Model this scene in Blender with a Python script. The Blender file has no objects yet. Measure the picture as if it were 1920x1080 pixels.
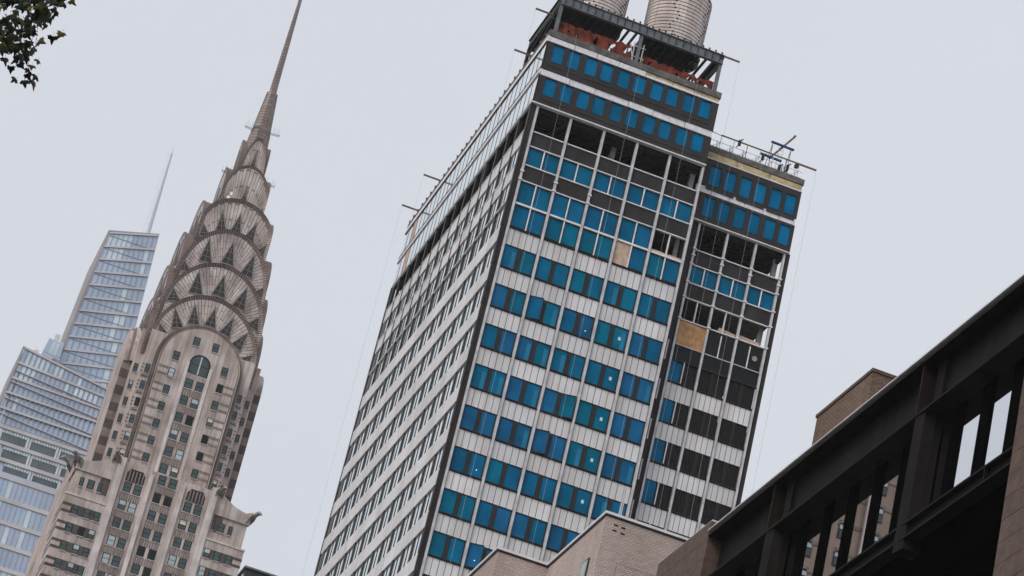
import bpy, bmesh, math, random
from mathutils import Matrix, Vector
random.seed(7)
S = bpy.context.scene
COL = S.collection
# ------------------------------------------------------------------ camera
YAW, PITCH, ROLL, FPX = 0.2183872, 0.4637123, 0.2422241, 5624.83
def cam_matrix():
    f = Vector((math.sin(YAW)*math.cos(PITCH), math.cos(YAW)*math.cos(PITCH), math.sin(PITCH)))
    r = Vector((math.cos(YAW), -math.sin(YAW), 0)); u = r.cross(f)
    c, s = math.cos(ROLL), math.sin(ROLL)
    r2 = r*c + u*s; u2 = u*c - r*s
    m = Matrix((r2, u2, -f)).transposed().to_4x4()
    m.translation = (0, 0, 1.7)
    return m
cd = bpy.data.cameras.new('camera'); cam = bpy.data.objects.new('camera', cd); COL.objects.link(cam)
cam.matrix_world = cam_matrix(); cd.sensor_width = 36; cd.lens = FPX*36/1920
cd.clip_start = 0.1; cd.clip_end = 6000
S.camera = cam
S.render.resolution_x, S.render.resolution_y = 1024, 576
# ------------------------------------------------------------------ sky, sun, exposure
SUN_EL, SUN_AZ = math.radians(40), math.atan2(-0.82, -0.57)      # azimuth of the sun, measured from +Y towards +X
w = bpy.data.worlds.new('World'); S.world = w; w.use_nodes = True
nt = w.node_tree; nt.nodes.clear()
def N(t, **k):
    n = nt.nodes.new(t)
    for a, b in k.items(): setattr(n, a, b)
    return n
sky = N('ShaderNodeTexSky', sky_type='NISHITA', sun_disc=False, sun_elevation=SUN_EL, sun_rotation=SUN_AZ, dust_density=4.0)
sc = N('ShaderNodeVectorMath', operation='SCALE'); sc.inputs['Scale'].default_value = 0.10
nt.links.new(sky.outputs[0], sc.inputs[0])
tc = N('ShaderNodeTexCoord'); nz = N('ShaderNodeTexNoise'); nz.inputs['Scale'].default_value = 2.2; nz.inputs['Detail'].default_value = 5
nt.links.new(tc.outputs['Generated'], nz.inputs['Vector'])
rp = N('ShaderNodeValToRGB'); rp.color_ramp.elements[0].position = .3; rp.color_ramp.elements[1].position = .75
rp.color_ramp.elements[0].color = (.540, .567, .624, 1); rp.color_ramp.elements[1].color = (.625, .645, .690, 1)
nt.links.new(nz.outputs[0], rp.inputs[0])
mx = N('ShaderNodeMix', data_type='RGBA'); mx.inputs['Factor'].default_value = .94       # the cloud deck over the clear sky
nt.links.new(sc.outputs[0], mx.inputs['A']); nt.links.new(rp.outputs[0], mx.inputs['B'])
bg = N('ShaderNodeBackground'); bg.inputs['Strength'].default_value = 1.0
out = N('ShaderNodeOutputWorld'); nt.links.new(mx.outputs['Result'], bg.inputs[0]); nt.links.new(bg.outputs[0], out.inputs[0])
sl = bpy.data.lights.new('sun', 'SUN'); sl.energy = 1.5; sl.angle = math.radians(35); sl.color = (1, .97, .93)
so = bpy.data.objects.new('sun', sl); COL.objects.link(so)
sd = Vector((math.sin(SUN_AZ)*math.cos(SUN_EL), math.cos(SUN_AZ)*math.cos(SUN_EL), math.sin(SUN_EL)))
so.rotation_euler = sd.to_track_quat('Z', 'Y').to_euler(); so.location = (-60, -80, 200)
V = S.view_settings; V.view_transform = 'Standard'; V.look = 'None'; V.exposure = .30; V.gamma = 1; V.use_curve_mapping = False

# ------------------------------------------------------------------ materials
MATS = {}
def mat(name, col, rough=.6, metal=0.0, var=0.0, vscale=.6, streak=0.0, bump=0.0, bscale=8.0, col2=None, spec=.2, ior=1.45, objvar=0.0):
    """principled with noise variation, vertical dirt streaks and fine relief (object space)"""
    m = bpy.data.materials.new(name); m.use_nodes = True; t = m.node_tree; b = t.nodes['Principled BSDF']
    b.inputs['Base Color'].default_value = (*col, 1); b.inputs['Roughness'].default_value = rough
    b.inputs['Metallic'].default_value = metal; b.inputs['Specular IOR Level'].default_value = spec; b.inputs['IOR'].default_value = ior
    def nd(ty): return t.nodes.new(ty)
    last = None
    if var or streak or bump:
        g = nd('ShaderNodeNewGeometry')
    if var:
        n = nd('ShaderNodeTexNoise'); n.inputs['Scale'].default_value = vscale; n.inputs['Detail'].default_value = 6
        t.links.new(g.outputs['Position'], n.inputs['Vector'])
        r = nd('ShaderNodeValToRGB'); r.color_ramp.elements[0].position = .32; r.color_ramp.elements[1].position = .70
        c2 = col2 or tuple(c*(1-var) for c in col)
        r.color_ramp.elements[0].color = (*c2, 1); r.color_ramp.elements[1].color = (*tuple(min(1, c*(1+.35*var)) for c in col), 1)
        t.links.new(n.outputs[0], r.inputs[0]); last = r.outputs[0]
    if streak:
        mp = nd('ShaderNodeMapping'); mp.inputs['Scale'].default_value = (1.6, 1.6, .09)
        t.links.new(g.outputs['Position'], mp.inputs[0])
        n2 = nd('ShaderNodeTexNoise'); n2.inputs['Scale'].default_value = 1.0; n2.inputs['Detail'].default_value = 4
        t.links.new(mp.outputs[0], n2.inputs['Vector'])
        r2 = nd('ShaderNodeValToRGB'); r2.color_ramp.elements[0].position = .36; r2.color_ramp.elements[1].position = .6
        k = 1-streak; r2.color_ramp.elements[0].color = (k, k*.94, k*.9, 1); r2.color_ramp.elements[1].color = (1, 1, 1, 1)
        t.links.new(n2.outputs[0], r2.inputs[0])
        mm = nd('ShaderNodeMix'); mm.data_type = 'RGBA'; mm.blend_type = 'MULTIPLY'; mm.inputs['Factor'].default_value = 1
        if last is None: mm.inputs['A'].default_value = (*col, 1)
        else: t.links.new(last, mm.inputs['A'])
        t.links.new(r2.outputs[0], mm.inputs['B']); last = mm.outputs['Result']
    if objvar:      # each panel its own shade
        oi = nd('ShaderNodeObjectInfo'); mr = nd('ShaderNodeMapRange'); mr.inputs['To Min'].default_value = 1-objvar; mr.inputs['To Max'].default_value = 1+objvar*.35
        t.links.new(oi.outputs['Random'], mr.inputs['Value'])
        vm = nd('ShaderNodeVectorMath'); vm.operation = 'SCALE'; t.links.new(mr.outputs[0], vm.inputs['Scale'])
        if last is None: vm.inputs[0].default_value = col
        else: t.links.new(last, vm.inputs[0])
        last = vm.outputs[0]
    if last is not None: t.links.new(last, b.inputs['Base Color'])
    if bump:
        n3 = nd('ShaderNodeTexNoise'); n3.inputs['Scale'].default_value = bscale; n3.inputs['Detail'].default_value = 5
        t.links.new(g.outputs['Position'], n3.inputs['Vector'])
        bp = nd('ShaderNodeBump'); bp.inputs['Strength'].default_value = bump; bp.inputs['Distance'].default_value = .05
        t.links.new(n3.outputs[0], bp.inputs['Height']); t.links.new(bp.outputs[0], b.inputs['Normal'])
    MATS[name] = m; return m
def brick_mat(name, c1, c2, mortar, bw, bh, rough=.8, metal=0, uv=False, msize=.1, bump=.4, axis=None, offset=.5, var=.25, vsc=.35):
    """running-bond pattern; axis 'x' for walls facing +-x, 'y' for walls facing +-y, or the mesh's own UV"""
    m = bpy.data.materials.new(name); m.use_nodes = True; t = m.node_tree; b = t.nodes['Principled BSDF']
    b.inputs['Roughness'].default_value = rough; b.inputs['Metallic'].default_value = metal; b.inputs['Specular IOR Level'].default_value = .2
    br = t.nodes.new('ShaderNodeTexBrick'); br.offset = offset
    br.inputs['Color1'].default_value = (*c1, 1); br.inputs['Color2'].default_value = (*c2, 1); br.inputs['Mortar'].default_value = (*mortar, 1)
    br.inputs['Scale'].default_value = 1; br.inputs['Brick Width'].default_value = bw; br.inputs['Row Height'].default_value = bh
    br.inputs['Mortar Size'].default_value = msize*bh; br.inputs['Bias'].default_value = 0
    g = t.nodes.new('ShaderNodeNewGeometry')
    if uv:
        tcn = t.nodes.new('ShaderNodeTexCoord'); t.links.new(tcn.outputs['UV'], br.inputs['Vector'])
    else:
        sx = t.nodes.new('ShaderNodeSeparateXYZ'); cx = t.nodes.new('ShaderNodeCombineXYZ')
        t.links.new(g.outputs['Position'], sx.inputs[0])
        add = t.nodes.new('ShaderNodeMath'); add.operation = 'ADD'
        t.links.new(sx.outputs['X'], add.inputs[0]); t.links.new(sx.outputs['Y'], add.inputs[1])
        t.links.new(add.outputs[0], cx.inputs['X']); t.links.new(sx.outputs['Z'], cx.inputs['Y'])
        t.links.new(cx.outputs[0], br.inputs['Vector'])
    n = t.nodes.new('ShaderNodeTexNoise'); n.inputs['Scale'].default_value = vsc; n.inputs['Detail'].default_value = 6
    mp = t.nodes.new('ShaderNodeMapping'); mp.inputs['Scale'].default_value = (1, 1, .4)
    t.links.new(g.outputs['Position'], mp.inputs[0]); t.links.new(mp.outputs[0], n.inputs['Vector'])
    r = t.nodes.new('ShaderNodeValToRGB'); r.color_ramp.elements[0].position = .3; r.color_ramp.elements[1].position = .7
    r.color_ramp.elements[0].color = (1-var, (1-var)*.95, (1-var)*.9, 1); r.color_ramp.elements[1].color = (1.08, 1.08, 1.08, 1)
    t.links.new(n.outputs[0], r.inputs[0])
    mm = t.nodes.new('ShaderNodeMix'); mm.data_type = 'RGBA'; mm.blend_type = 'MULTIPLY'; mm.inputs['Factor'].default_value = 1
    t.links.new(br.outputs['Color'], mm.inputs['A']); t.links.new(r.outputs[0], mm.inputs['B']); t.links.new(mm.outputs['Result'], b.inputs['Base Color'])
    bp = t.nodes.new('ShaderNodeBump'); bp.inputs['Strength'].default_value = bump; bp.inputs['Distance'].default_value = .02; bp.invert = True
    t.links.new(br.outputs['Fac'], bp.inputs['Height']); t.links.new(bp.outputs[0], b.inputs['Normal'])
    MATS[name] = m; return m
# office tower under recladding
mat('spandrel_grey', (.74, .735, .745), .5, var=.12, vscale=.35, streak=.10, objvar=.13)
mat('seam_grey', (.20, .195, .20), .7)
mat('mullion_grey', (.60, .585, .59), .45, .2, var=.25, vscale=1.3)
mat('rail_white', (.80, .79, .79), .5, var=.2, vscale=2)
mat('clad_dark', (.040, .035, .034), .55, var=.25, vscale=.5)
mat('panel_dark', (.040, .037, .038), .75, var=.25, vscale=.9, streak=.15)
mat('panel_black', (.008, .010, .010), .35, var=.3, vscale=1)
mat('frame_brown', (.034, .026, .023), .5, var=.2)
mat('sill_brown', (.020, .015, .013), .4)
def film(name, col, rough=.12):
    m = mat(name, col, rough, 0, var=.30, vscale=.55, ior=1.33, spec=.06, objvar=.22)  # noise stands in for uneven reflections across the panes
    return m
film('film_blue_a', (.002, .148, .285)); film('film_blue_b', (.003, .138, .285)); film('film_blue_c', (.012, .142, .31)); film('film_blue_d', (.001, .165, .275))
film('film_blue_upper', (.001, .165, .345))
mat('blind_blue', (.012, .19, .34), .3, var=.2)
mat('pane_sky_sheen', (.80, .86, .88), .09, .78, var=.1, vscale=.8)  # pale mirror tint puts the grazing sky reflection into the side panes' colour
mat('pane_black', (.012, .012, .013), .15)
mat('louvre_black', (.010, .009, .008), .4, var=.4, vscale=3)
mat('void_dark', (.02, .018, .016), .9, var=.3)  # dark colour stands in for the unlit interior behind the open storeys
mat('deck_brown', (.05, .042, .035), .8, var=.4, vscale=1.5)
mat('concrete', (.16, .15, .14), .9, var=.5, vscale=2.0, bump=.6)
mat('concrete_light', (.33, .315, .295), .9, var=.4, vscale=1.5)
mat('insulation_white', (.78, .77, .80), .8, var=.22, vscale=2.5, bump=.4)
mat('insulation_yellow', (.62, .50, .28), .9, var=.45, vscale=1.6, bump=.5)
mat('plywood', (.55, .30, .14), .8, var=.35, vscale=2.2)
mat('plywood_pale', (.62, .45, .34), .8, var=.35, vscale=2.2)
mat('sticker_white', (.55, .72, .8), .6)
mat('steel_grey', (.17, .185, .20), .55, .3, var=.3, vscale=1.5)
mat('steel_dark', (.045, .042, .040), .6, .2, var=.4, vscale=1.5)
mat('rust_beam', (.20, .14, .10), .75, var=.4, vscale=2)
mat('netting_orange', (.20, .045, .024), .8, var=.55, vscale=1.4, bump=.8, bscale=5)
mat('tank_wood', (.78, .69, .65), .85, var=.25, vscale=.8, streak=.22)
mat('tank_hoop', (.055, .045, .042), .6)
mat('blue_paint', (.022, .075, .20), .5, var=.2)
mat('cable', (.5, .5, .5), .5, .2)
mat('lamp_white', (.9, .9, .88), .4)
m = mat('work_light', (.9, .9, .85), .4); m.node_tree.nodes['Principled BSDF'].inputs['Emission Color'].default_value = (1, .97, .9, 1); m.node_tree.nodes['Principled BSDF'].inputs['Emission Strength'].default_value = 1.5
# stone tower
mat('stone', (.56, .485, .45), .85, var=.30, vscale=.22, streak=.30, bump=.25, bscale=2.5, col2=(.36, .295, .265))
mat('stone_pale', (.66, .60, .57), .8, var=.28, vscale=.35, streak=.18)
mat('stone_dark', (.098, .078, .068), .85, var=.3, vscale=.4, streak=.2)
mat('stone_band', (.26, .21, .185), .85, var=.3, vscale=.4, streak=.2)
brick_mat('crown_steel', (.64, .56, .52), (.53, .455, .42), (.20, .15, .13), 3.4, .8, rough=.4, metal=.3, uv=True, msize=.10, bump=.6, var=.55, vsc=.5)
brick_mat('crown_ribbed', (.34, .265, .235), (.28, .215, .19), (.09, .065, .055), 60, .5, rough=.5, metal=.5, uv=True, msize=.22, bump=.7, var=.3)
brick_mat('spire_steel', (.27, .22, .20), (.22, .175, .16), (.08, .06, .055), 3.0, .75, rough=.45, metal=.5, uv=False, msize=.1, bump=.5)
mat('crown_trim', (.36, .295, .27), .45, .5, var=.4, vscale=.5)
mat('win_frame_black', (.008, .0075, .0075), .7, spec=.2)
mat('win_glass', (.050, .082, .085), .2, spec=.4, var=.35, vscale=.25)
mat('win_blind', (.42, .50, .52), .35, var=.2, vscale=.6)
mat('win_dark', (.006, .006, .006), .2)
m = mat('win_lit', (.6, .4, .2), .5); m.node_tree.nodes['Principled BSDF'].inputs['Emission Color'].default_value = (1, .62, .3, 1); m.node_tree.nodes['Principled BSDF'].inputs['Emission Strength'].default_value = .3
mat('crown_glass', (.028, .027, .025), .5, var=.5, vscale=.8, spec=.25)
mat('crown_win_frame', (.24, .205, .185), .5, .4)
mat('gargoyle', (.30, .265, .245), .5, .5, var=.6, vscale=1.2)
# glass tower, colours lightened to stand in for distance haze
mat('ov_glass', (.44, .52, .635), .10, .35, var=.22, vscale=.07)
mat('ov_glass_pale', (.64, .74, .79), .15, .3, var=.2, vscale=.15)
mat('ov_glass_grey', (.12, .14, .145), .15, .2, var=.4, vscale=.2)
mat('ov_glass_violet', (.46, .52, .635), .10, .35, var=.2, vscale=.07)
mat('ov_terracotta', (.56, .53, .53), .7, var=.2, vscale=.1)
mat('ov_mullion', (.29, .32, .37), .5, .3)
mat('ov_side', (.34, .31, .31), .6, .2, var=.3, vscale=.1)
mat('ov_white', (.62, .64, .65), .6, var=.15, vscale=.3)
mat('ov_spire', (.64, .66, .70), .5, .2)  # mast paled towards the sky tone, mist painted into its colour
# nearer buildings
mat('corten', (.0135, .0112, .0105), .7, 0, col2=(.010, .0068, .0054), var=.45, vscale=.8, streak=.4, bump=.25, bscale=6, spec=.12)
mat('corten_rust', (.020, .011, .008), .7, .1, var=.5, vscale=1.5)
mat('ford_glass', (.74, .75, .77), .01, 1.0)
mat('ford_inside', (.0025, .0025, .0025), .9, spec=.0)
mat('granite', (.125, .086, .070), .75, var=.28, vscale=3.0, bump=.3, bscale=14)
mat('joint_dark', (.06, .045, .04), .9)
mat('coping_white', (.72, .70, .70), .55, var=.18, vscale=1.5)
mat('coping_under', (.05, .045, .045), .7)
brick_mat('brick_taupe', (.62, .515, .475), (.50, .41, .375), (.27, .21, .185), .262, .089, msize=.13, bump=.5, var=.22)
brick_mat('brick_brown', (.30, .205, .15), (.20, .135, .095), (.085, .06, .048), .262, .089, msize=.2, bump=.5, var=.35)
brick_mat('brick_patch', (.66, .56, .53), (.50, .415, .385), (.22, .17, .155), .262, .089, msize=.16, bump=.5, var=.2)
brick_mat('brick_far', (.36, .27, .22), (.31, .23, .19), (.25, .19, .16), .262, .089, msize=.17, bump=.2, var=.25)
mat('slab_dark', (.05, .05, .05), .6, var=.2)
mat('slab_glass', (.5, .56, .6), .15, .4)
mat('asphalt', (.05, .05, .05), .9, var=.3, vscale=.8); mat('paving', (.3, .29, .28), .9, var=.2, vscale=.6); mat('earth', (.16, .15, .14), .95, var=.3, vscale=.05)
mat('bark', (.14, .11, .08), .95, var=.4, vscale=4, bump=.8)
def leaf_mat(name, c):
    m = mat(name, c, .55, var=.35, vscale=14); b = m.node_tree.nodes['Principled BSDF']
    return m
leaf_mat('leaf_green', (.026, .040, .008)); leaf_mat('leaf_dark', (.009, .015, .004)); leaf_mat('leaf_olive', (.085, .070, .010)); leaf_mat('leaf_rust', (.070, .030, .008))

# ------------------------------------------------------------------ mesh builder
class MB:
    def __init__(s): s.v = []; s.f = []; s.m = []; s.uv = []
    def face(s, pts, mi=0, uv=None):
        i = len(s.v); s.v += [tuple(p) for p in pts]; s.f.append(tuple(range(i, i+len(pts)))); s.m.append(mi); s.uv.append(uv); return s
    def box(s, x0, x1, y0, y1, z0, z1, mi=0):
        i = len(s.v)
        s.v += [(x0,y0,z0),(x1,y0,z0),(x1,y1,z0),(x0,y1,z0),(x0,y0,z1),(x1,y0,z1),(x1,y1,z1),(x0,y1,z1)]
        for q in ((3,2,1,0),(4,5,6,7),(0,1,5,4),(1,2,6,5),(2,3,7,6),(3,0,4,7)):
            s.f.append(tuple(i+k for k in q)); s.m.append(mi); s.uv.append(None)
        return s
    def prism(s, poly, axis, a, b, mi=0, cap=True):
        """poly: 2D points; axis 'y': (x,z) extruded a..b in y, 'x': (y,z) extruded in x, 'z': (x,y) extruded in z"""
        def P(p, t): return (p[0], t, p[1]) if axis == 'y' else ((t, p[0], p[1]) if axis == 'x' else (p[0], p[1], t))
        n = len(poly); i = len(s.v); s.v += [P(p, a) for p in poly] + [P(p, b) for p in poly]
        for k in range(n):
            j = (k+1) % n; s.f.append((i+k, i+j, i+n+j, i+n+k)); s.m.append(mi); s.uv.append(None)
        if cap:
            s.f.append(tuple(i+k for k in range(n))); s.f.append(tuple(i+n+k for k in reversed(range(n)))); s.m += [mi, mi]; s.uv += [None, None]
        return s
    def tube(s, p, q, r, r2=None, n=6, mi=0, cap=True):
        p, q = Vector(p), Vector(q); d = (q-p).normalized(); r2 = r if r2 is None else r2
        a = d.orthogonal().normalized(); b = d.cross(a); i = len(s.v)
        for c, rr in ((p, r), (q, r2)):
            for k in range(n):
                t = 2*math.pi*k/n; s.v.append(tuple(c + a*(math.cos(t)*rr) + b*(math.sin(t)*rr)))
        for k in range(n):
            j = (k+1) % n; s.f.append((i+k, i+j, i+n+j, i+n+k)); s.m.append(mi); s.uv.append(None)
        if cap:
            s.f.append(tuple(i+k for k in reversed(range(n)))); s.f.append(tuple(i+n+k for k in range(n))); s.m += [mi, mi]; s.uv += [None, None]
        return s
    def beam(s, p, q, w, h, mi=0):
        """rectangular bar from p to q: w sideways, h upward-ish"""
        p, q = Vector(p), Vector(q); d = (q-p).normalized(); up = Vector((0,0,1))
        if abs(d.z) > .95: up = Vector((0,1,0))
        a = d.cross(up).normalized()*(w/2); b = a.cross(d).normalized()*(h/2); i = len(s.v)
        for c in (p, q):
            for sa, sb in ((-1,-1),(1,-1),(1,1),(-1,1)): s.v.append(tuple(c+a*sa+b*sb))
        for k in range(4):
            j = (k+1) % 4; s.f.append((i+k, i+j, i+4+j, i+4+k)); s.m.append(mi); s.uv.append(None)
        s.f += [(i+3,i+2,i+1,i), (i+4,i+5,i+6,i+7)]; s.m += [mi, mi]; s.uv += [None, None]
        return s
    def lathe(s, prof, n=32, mi=0, c=(0,0)):
        i = len(s.v)
        for r, z in prof:
            for k in range(n): t = 2*math.pi*k/n; s.v.append((c[0]+r*math.cos(t), c[1]+r*math.sin(t), z))
        for a in range(len(prof)-1):
            for k in range(n):
                j = (k+1) % n; s.f.append((i+a*n+k, i+a*n+j, i+(a+1)*n+j, i+(a+1)*n+k)); s.m.append(mi); s.uv.append(None)
        return s
    def mesh(s, name, mats):
        me = bpy.data.meshes.new(name); me.from_pydata(s.v, [], s.f); me.update()
        for k in (mats if isinstance(mats, (list, tuple)) else [mats]): me.materials.append(MATS[k])
        me.polygons.foreach_set('material_index', s.m)
        if any(u is not None for u in s.uv):
            l = me.uv_layers.new(name='UVMap')
            for p, u in zip(me.polygons, s.uv):
                if u:
                    for li, c in zip(p.loop_indices, u): l.data[li].uv = c
        bm = bmesh.new(); bm.from_mesh(me); bmesh.ops.recalc_face_normals(bm, faces=bm.faces); bm.to_mesh(me); bm.free()
        return me
    def build(s, name, mats, parent=None, loc=(0,0,0), smooth=False):
        me = s.mesh(name, mats)
        if smooth:
            for p in me.polygons: p.use_smooth = True
        return inst(name, me, parent, loc)
def inst(name, me, parent=None, loc=(0,0,0), rot=(0,0,0), scale=(1,1,1)):
    o = bpy.data.objects.new(name, me); COL.objects.link(o); o.parent = parent; o.location = loc; o.rotation_euler = rot; o.scale = scale
    return o
def thing(name, label, cat, loc=(0,0,0), group=None):
    o = bpy.data.objects.new(name, None); COL.objects.link(o); o.location = loc; o.empty_display_size = .5
    return tag(o, label, cat, group)
def tag(o, label, cat, group=None):
    o['label'] = label; o['category'] = cat
    if group: o['group'] = group
    return o
def struct(o): o['kind'] = 'structure'; return o
def stuff(o): o['kind'] = 'stuff'; return o

# ------------------------------------------------------------------ ground and street
struct(MB().box(-2500, 2500, -1500, 3500, -1, 0).build('ground', 'earth'))
struct(MB().box(-9, 9, -150, 900, 0.0, .004).build('road', 'asphalt'))
struct(MB().box(9, 30, -150, 900, 0.0, .14).build('pavement', 'paving'))
struct(MB().box(-30, -9, -150, 900, 0.0, .14).build('pavement', 'paving'))

# ------------------------------------------------------------------ office tower with blue film windows
PX, PY, Z0, B, HS = 44.418, 207.198, 112.824, 2.9503, 3.6
T = thing('office_tower', 'grey slab office tower with blue filmed windows, its upper floors stripped for recladding', 'skyscraper', (PX, PY, 0))
NB, DEP, NL, LB = 5, 40.7, 14, 2.9
WY, WB, WN0 = 2.1, 2.57, 16.09          # recessed wing: plane, bay width, first mullion
KR = 12                                 # spandrel rows built
ZB = Z0-KR*HS+2.15
def zz(z): return Z0+z
# bodies
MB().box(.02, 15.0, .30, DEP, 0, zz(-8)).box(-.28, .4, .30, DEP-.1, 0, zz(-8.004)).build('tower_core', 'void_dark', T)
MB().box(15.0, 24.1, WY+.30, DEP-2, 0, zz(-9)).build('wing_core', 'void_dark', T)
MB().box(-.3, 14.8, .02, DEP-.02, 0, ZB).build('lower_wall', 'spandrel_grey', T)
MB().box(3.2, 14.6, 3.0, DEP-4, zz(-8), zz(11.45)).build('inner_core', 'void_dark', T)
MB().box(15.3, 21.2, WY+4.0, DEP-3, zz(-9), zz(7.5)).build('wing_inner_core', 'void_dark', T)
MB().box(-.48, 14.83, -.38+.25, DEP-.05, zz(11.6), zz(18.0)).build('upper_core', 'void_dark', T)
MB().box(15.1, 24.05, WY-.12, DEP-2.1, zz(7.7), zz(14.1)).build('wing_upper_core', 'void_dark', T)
# floor slabs at the open storeys, metal deck soffits with ribs, columns
for z, y0, x0, x1, nm in ((8.3, .3, -.2, 14.6, 'a'), (-1.0, .3, -.2, 14.6, 'b'), (2.0, .3, -.2, 14.6, 'c'), (5.1, .3, -.2, 14.6, 'd')):
    MB().box(x0, x1, y0, DEP-.4, zz(z-.1), zz(z+.12)).build('floor_slab', 'concrete', T)
for z in (4.3, -2.2, 1.0): MB().box(15.2, 23.9, WY+.3, DEP-2.4, zz(z-.1), zz(z+.12)).build('floor_slab', 'concrete', T)
dk = MB()
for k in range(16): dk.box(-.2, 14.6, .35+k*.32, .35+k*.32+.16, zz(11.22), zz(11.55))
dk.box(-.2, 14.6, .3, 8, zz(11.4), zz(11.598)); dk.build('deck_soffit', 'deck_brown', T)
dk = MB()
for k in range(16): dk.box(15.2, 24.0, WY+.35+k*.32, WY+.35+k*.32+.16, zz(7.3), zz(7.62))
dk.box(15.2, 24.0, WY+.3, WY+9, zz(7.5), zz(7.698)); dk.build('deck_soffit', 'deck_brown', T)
for x in (1.7, 4.9, 8.3, 11.6): MB().beam((x, 4.5, zz(11.05)), (x+1.2, .5, zz(11.05)), .22, .4).build('floor_beam', 'deck_brown', T)
for x in (17.2, 20.2, 22.6): MB().beam((x, WY+5, zz(7.1)), (x+1.0, WY+.5, zz(7.1)), .22, .4).build('floor_beam', 'deck_brown', T)
for x, y in ((7.25, 1.6), (14.2, 1.2)): MB().box(x, x+.42, y, y+.42, zz(8.42), zz(11.3)).build('column', 'concrete_light', T)
MB().box(14.1, 14.45, .9, 1.3, zz(2.12), zz(5.0)).build('column', 'concrete_light', T)
MB().box(23.3, 23.7, WY+.8, WY+1.2, zz(4.42), zz(7.4)).box(23.2, 23.6, WY+.7, WY+1.1, zz(-2.08), zz(.9)).build('column', 'concrete_light', T)
for k in range(7): MB().box(.1, .5, 2+k*5.8, 2.4+k*5.8, zz(8.42), zz(11.3)).build('column', 'concrete_light', T)
# vertical mullions
def mullion(x, y, z0, z1, wd=.20):
    MB().box(x-wd/2, x+wd/2, y-.24, y+.05, z0, z1).box(x+wd/2, x+wd/2+.035, y-.2, y+.05, z0, z1, 1).build('mullion', ['mullion_grey', 'frame_brown'], T)
for i in range(6): mullion(i*B, 0, ZB, zz(11.4))
for i in range(4): mullion(WN0+i*WB, WY, ZB, zz(7.5), .18)
MB().box(-.56, -.16, -.16, .35, ZB, zz(11.45)).box(-.40, -.33, -.20, -.158, ZB, zz(11.4), 1).build('corner_post', ['frame_brown', 'panel_dark'], T)
MB().box(14.93, 15.92, WY-.12, WY+.4, ZB, zz(7.6)).box(15.2, 15.36, WY-.24, WY-.118, ZB, zz(7.6), 1).build('corner_post', ['frame_brown', 'panel_dark'], T)
MB().box(24.02, 24.30, WY-.15, WY+.5, ZB, zz(7.6)).build('corner_post', 'frame_brown', T)
MB().box(-.62, -.2, DEP-.35, DEP+.1, ZB, zz(11.45)).build('corner_post', 'frame_brown', T)
for k in range(7):      # loose cover strips on the wing's corner post
    MB().box(15.50, 15.60, WY-.36, WY-.26, zz(-5.5-k*3.6), zz(-3.7-k*3.6)).box(15.53, 15.57, WY-.27, WY-.11, zz(-4.8-k*3.6), zz(-4.6-k*3.6)).build('cover_strip', 'rail_white', T)
# shared meshes
def spandrel_mesh(bw):
    a = MB(); x0, x1 = .135, bw-.10; n = 5; st = (x1-x0)/n
    for k in range(n):
        xa, xb = x0+k*st, x0+(k+1)*st
        a.box(xa, xb-.06, -.06, .25, -1.45, 0); a.box(xb-.06, xb, -.01, .25, -1.45, 0, 1)
    return a.mesh('spandrel_panel', ['spandrel_grey', 'seam_grey'])
SPM = spandrel_mesh(B); SPW = spandrel_mesh(WB)
def sill_mesh(bw):
    a = MB(); a.tube((.11, -.10, .09), (bw-.10, -.10, .09), .085, n=8); a.box(.11, bw-.10, -.08, .2, .01, .17); return a.mesh('sill', 'sill_brown')
SIM, SIW = sill_mesh(B), sill_mesh(WB)
def pane_mesh(w, h, film, frame='frame_brown', fr=.045, fr2=None):
    a = MB(); a.box(fr, w-fr, .03, .06, fr, h-fr, 0)
    a.box(0, fr, -.02, .12, 0, h, 1); a.box(w-fr, w, -.02, .12, 0, h, 1); a.box(fr, w-fr, -.02, .12, 0, fr, 1); a.box(fr, w-fr, -.02, .12, h-fr, h, 1)
    return a.mesh('window', [film, frame])
FILMS = ['film_blue_a', 'film_blue_b', 'film_blue_c', 'film_blue_d']
PW = (B-.22-.26-.08)/2
PH = 1.97
PANES = [pane_mesh(PW, PH, f) for f in FILMS]
def blind_pane(w, h, f):
    a = MB(); fr = .045; a.box(fr, w-fr, .03, .06, fr, h-fr, 0); a.box(w*.62, w-fr-.06, .022, .03, fr, h*.78, 2)
    a.box(0, fr, -.02, .12, 0, h, 1); a.box(w-fr, w, -.02, .12, 0, h, 1); a.box(fr, w-fr, -.02, .12, 0, fr, 1); a.box(fr, w-fr, -.02, .12, h-fr, h, 1)
    return a.mesh('window', [f, 'frame_brown', 'blind_blue'])
PANES_B = [blind_pane(PW, PH, f) for f in FILMS]
POST = MB().box(0, .26, -.06, .2, 0, PH).mesh('window_post', 'frame_brown')
HEAD = MB().box(.11, B-.10, -.04, .2, 0, .05).mesh('window_head', 'sill_brown')
OPEN = {(1, 1), (3, 2), (7, 1), (7, 2), (9, 1), (8, 4), (4, 2)}
STICK = {(1, 3), (2, 3), (3, 3), (5, 3), (7, 1), (4, 3), (9, 1)}
LAMPS = {(1, 2, 1), (5, 0, 1), (7, 1, 0), (8, 1, 0), (8, 2, 1)}
BASEM = MB().box(.11, B-.10, .14, .3, -3.48, -1.45).mesh('window_recess', 'pane_black')
BASEW = MB().box(.10, WB-.09, .14, .3, -3.48, -1.45).mesh('window_recess', 'pane_black')
rnd = random.Random(3)
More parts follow.
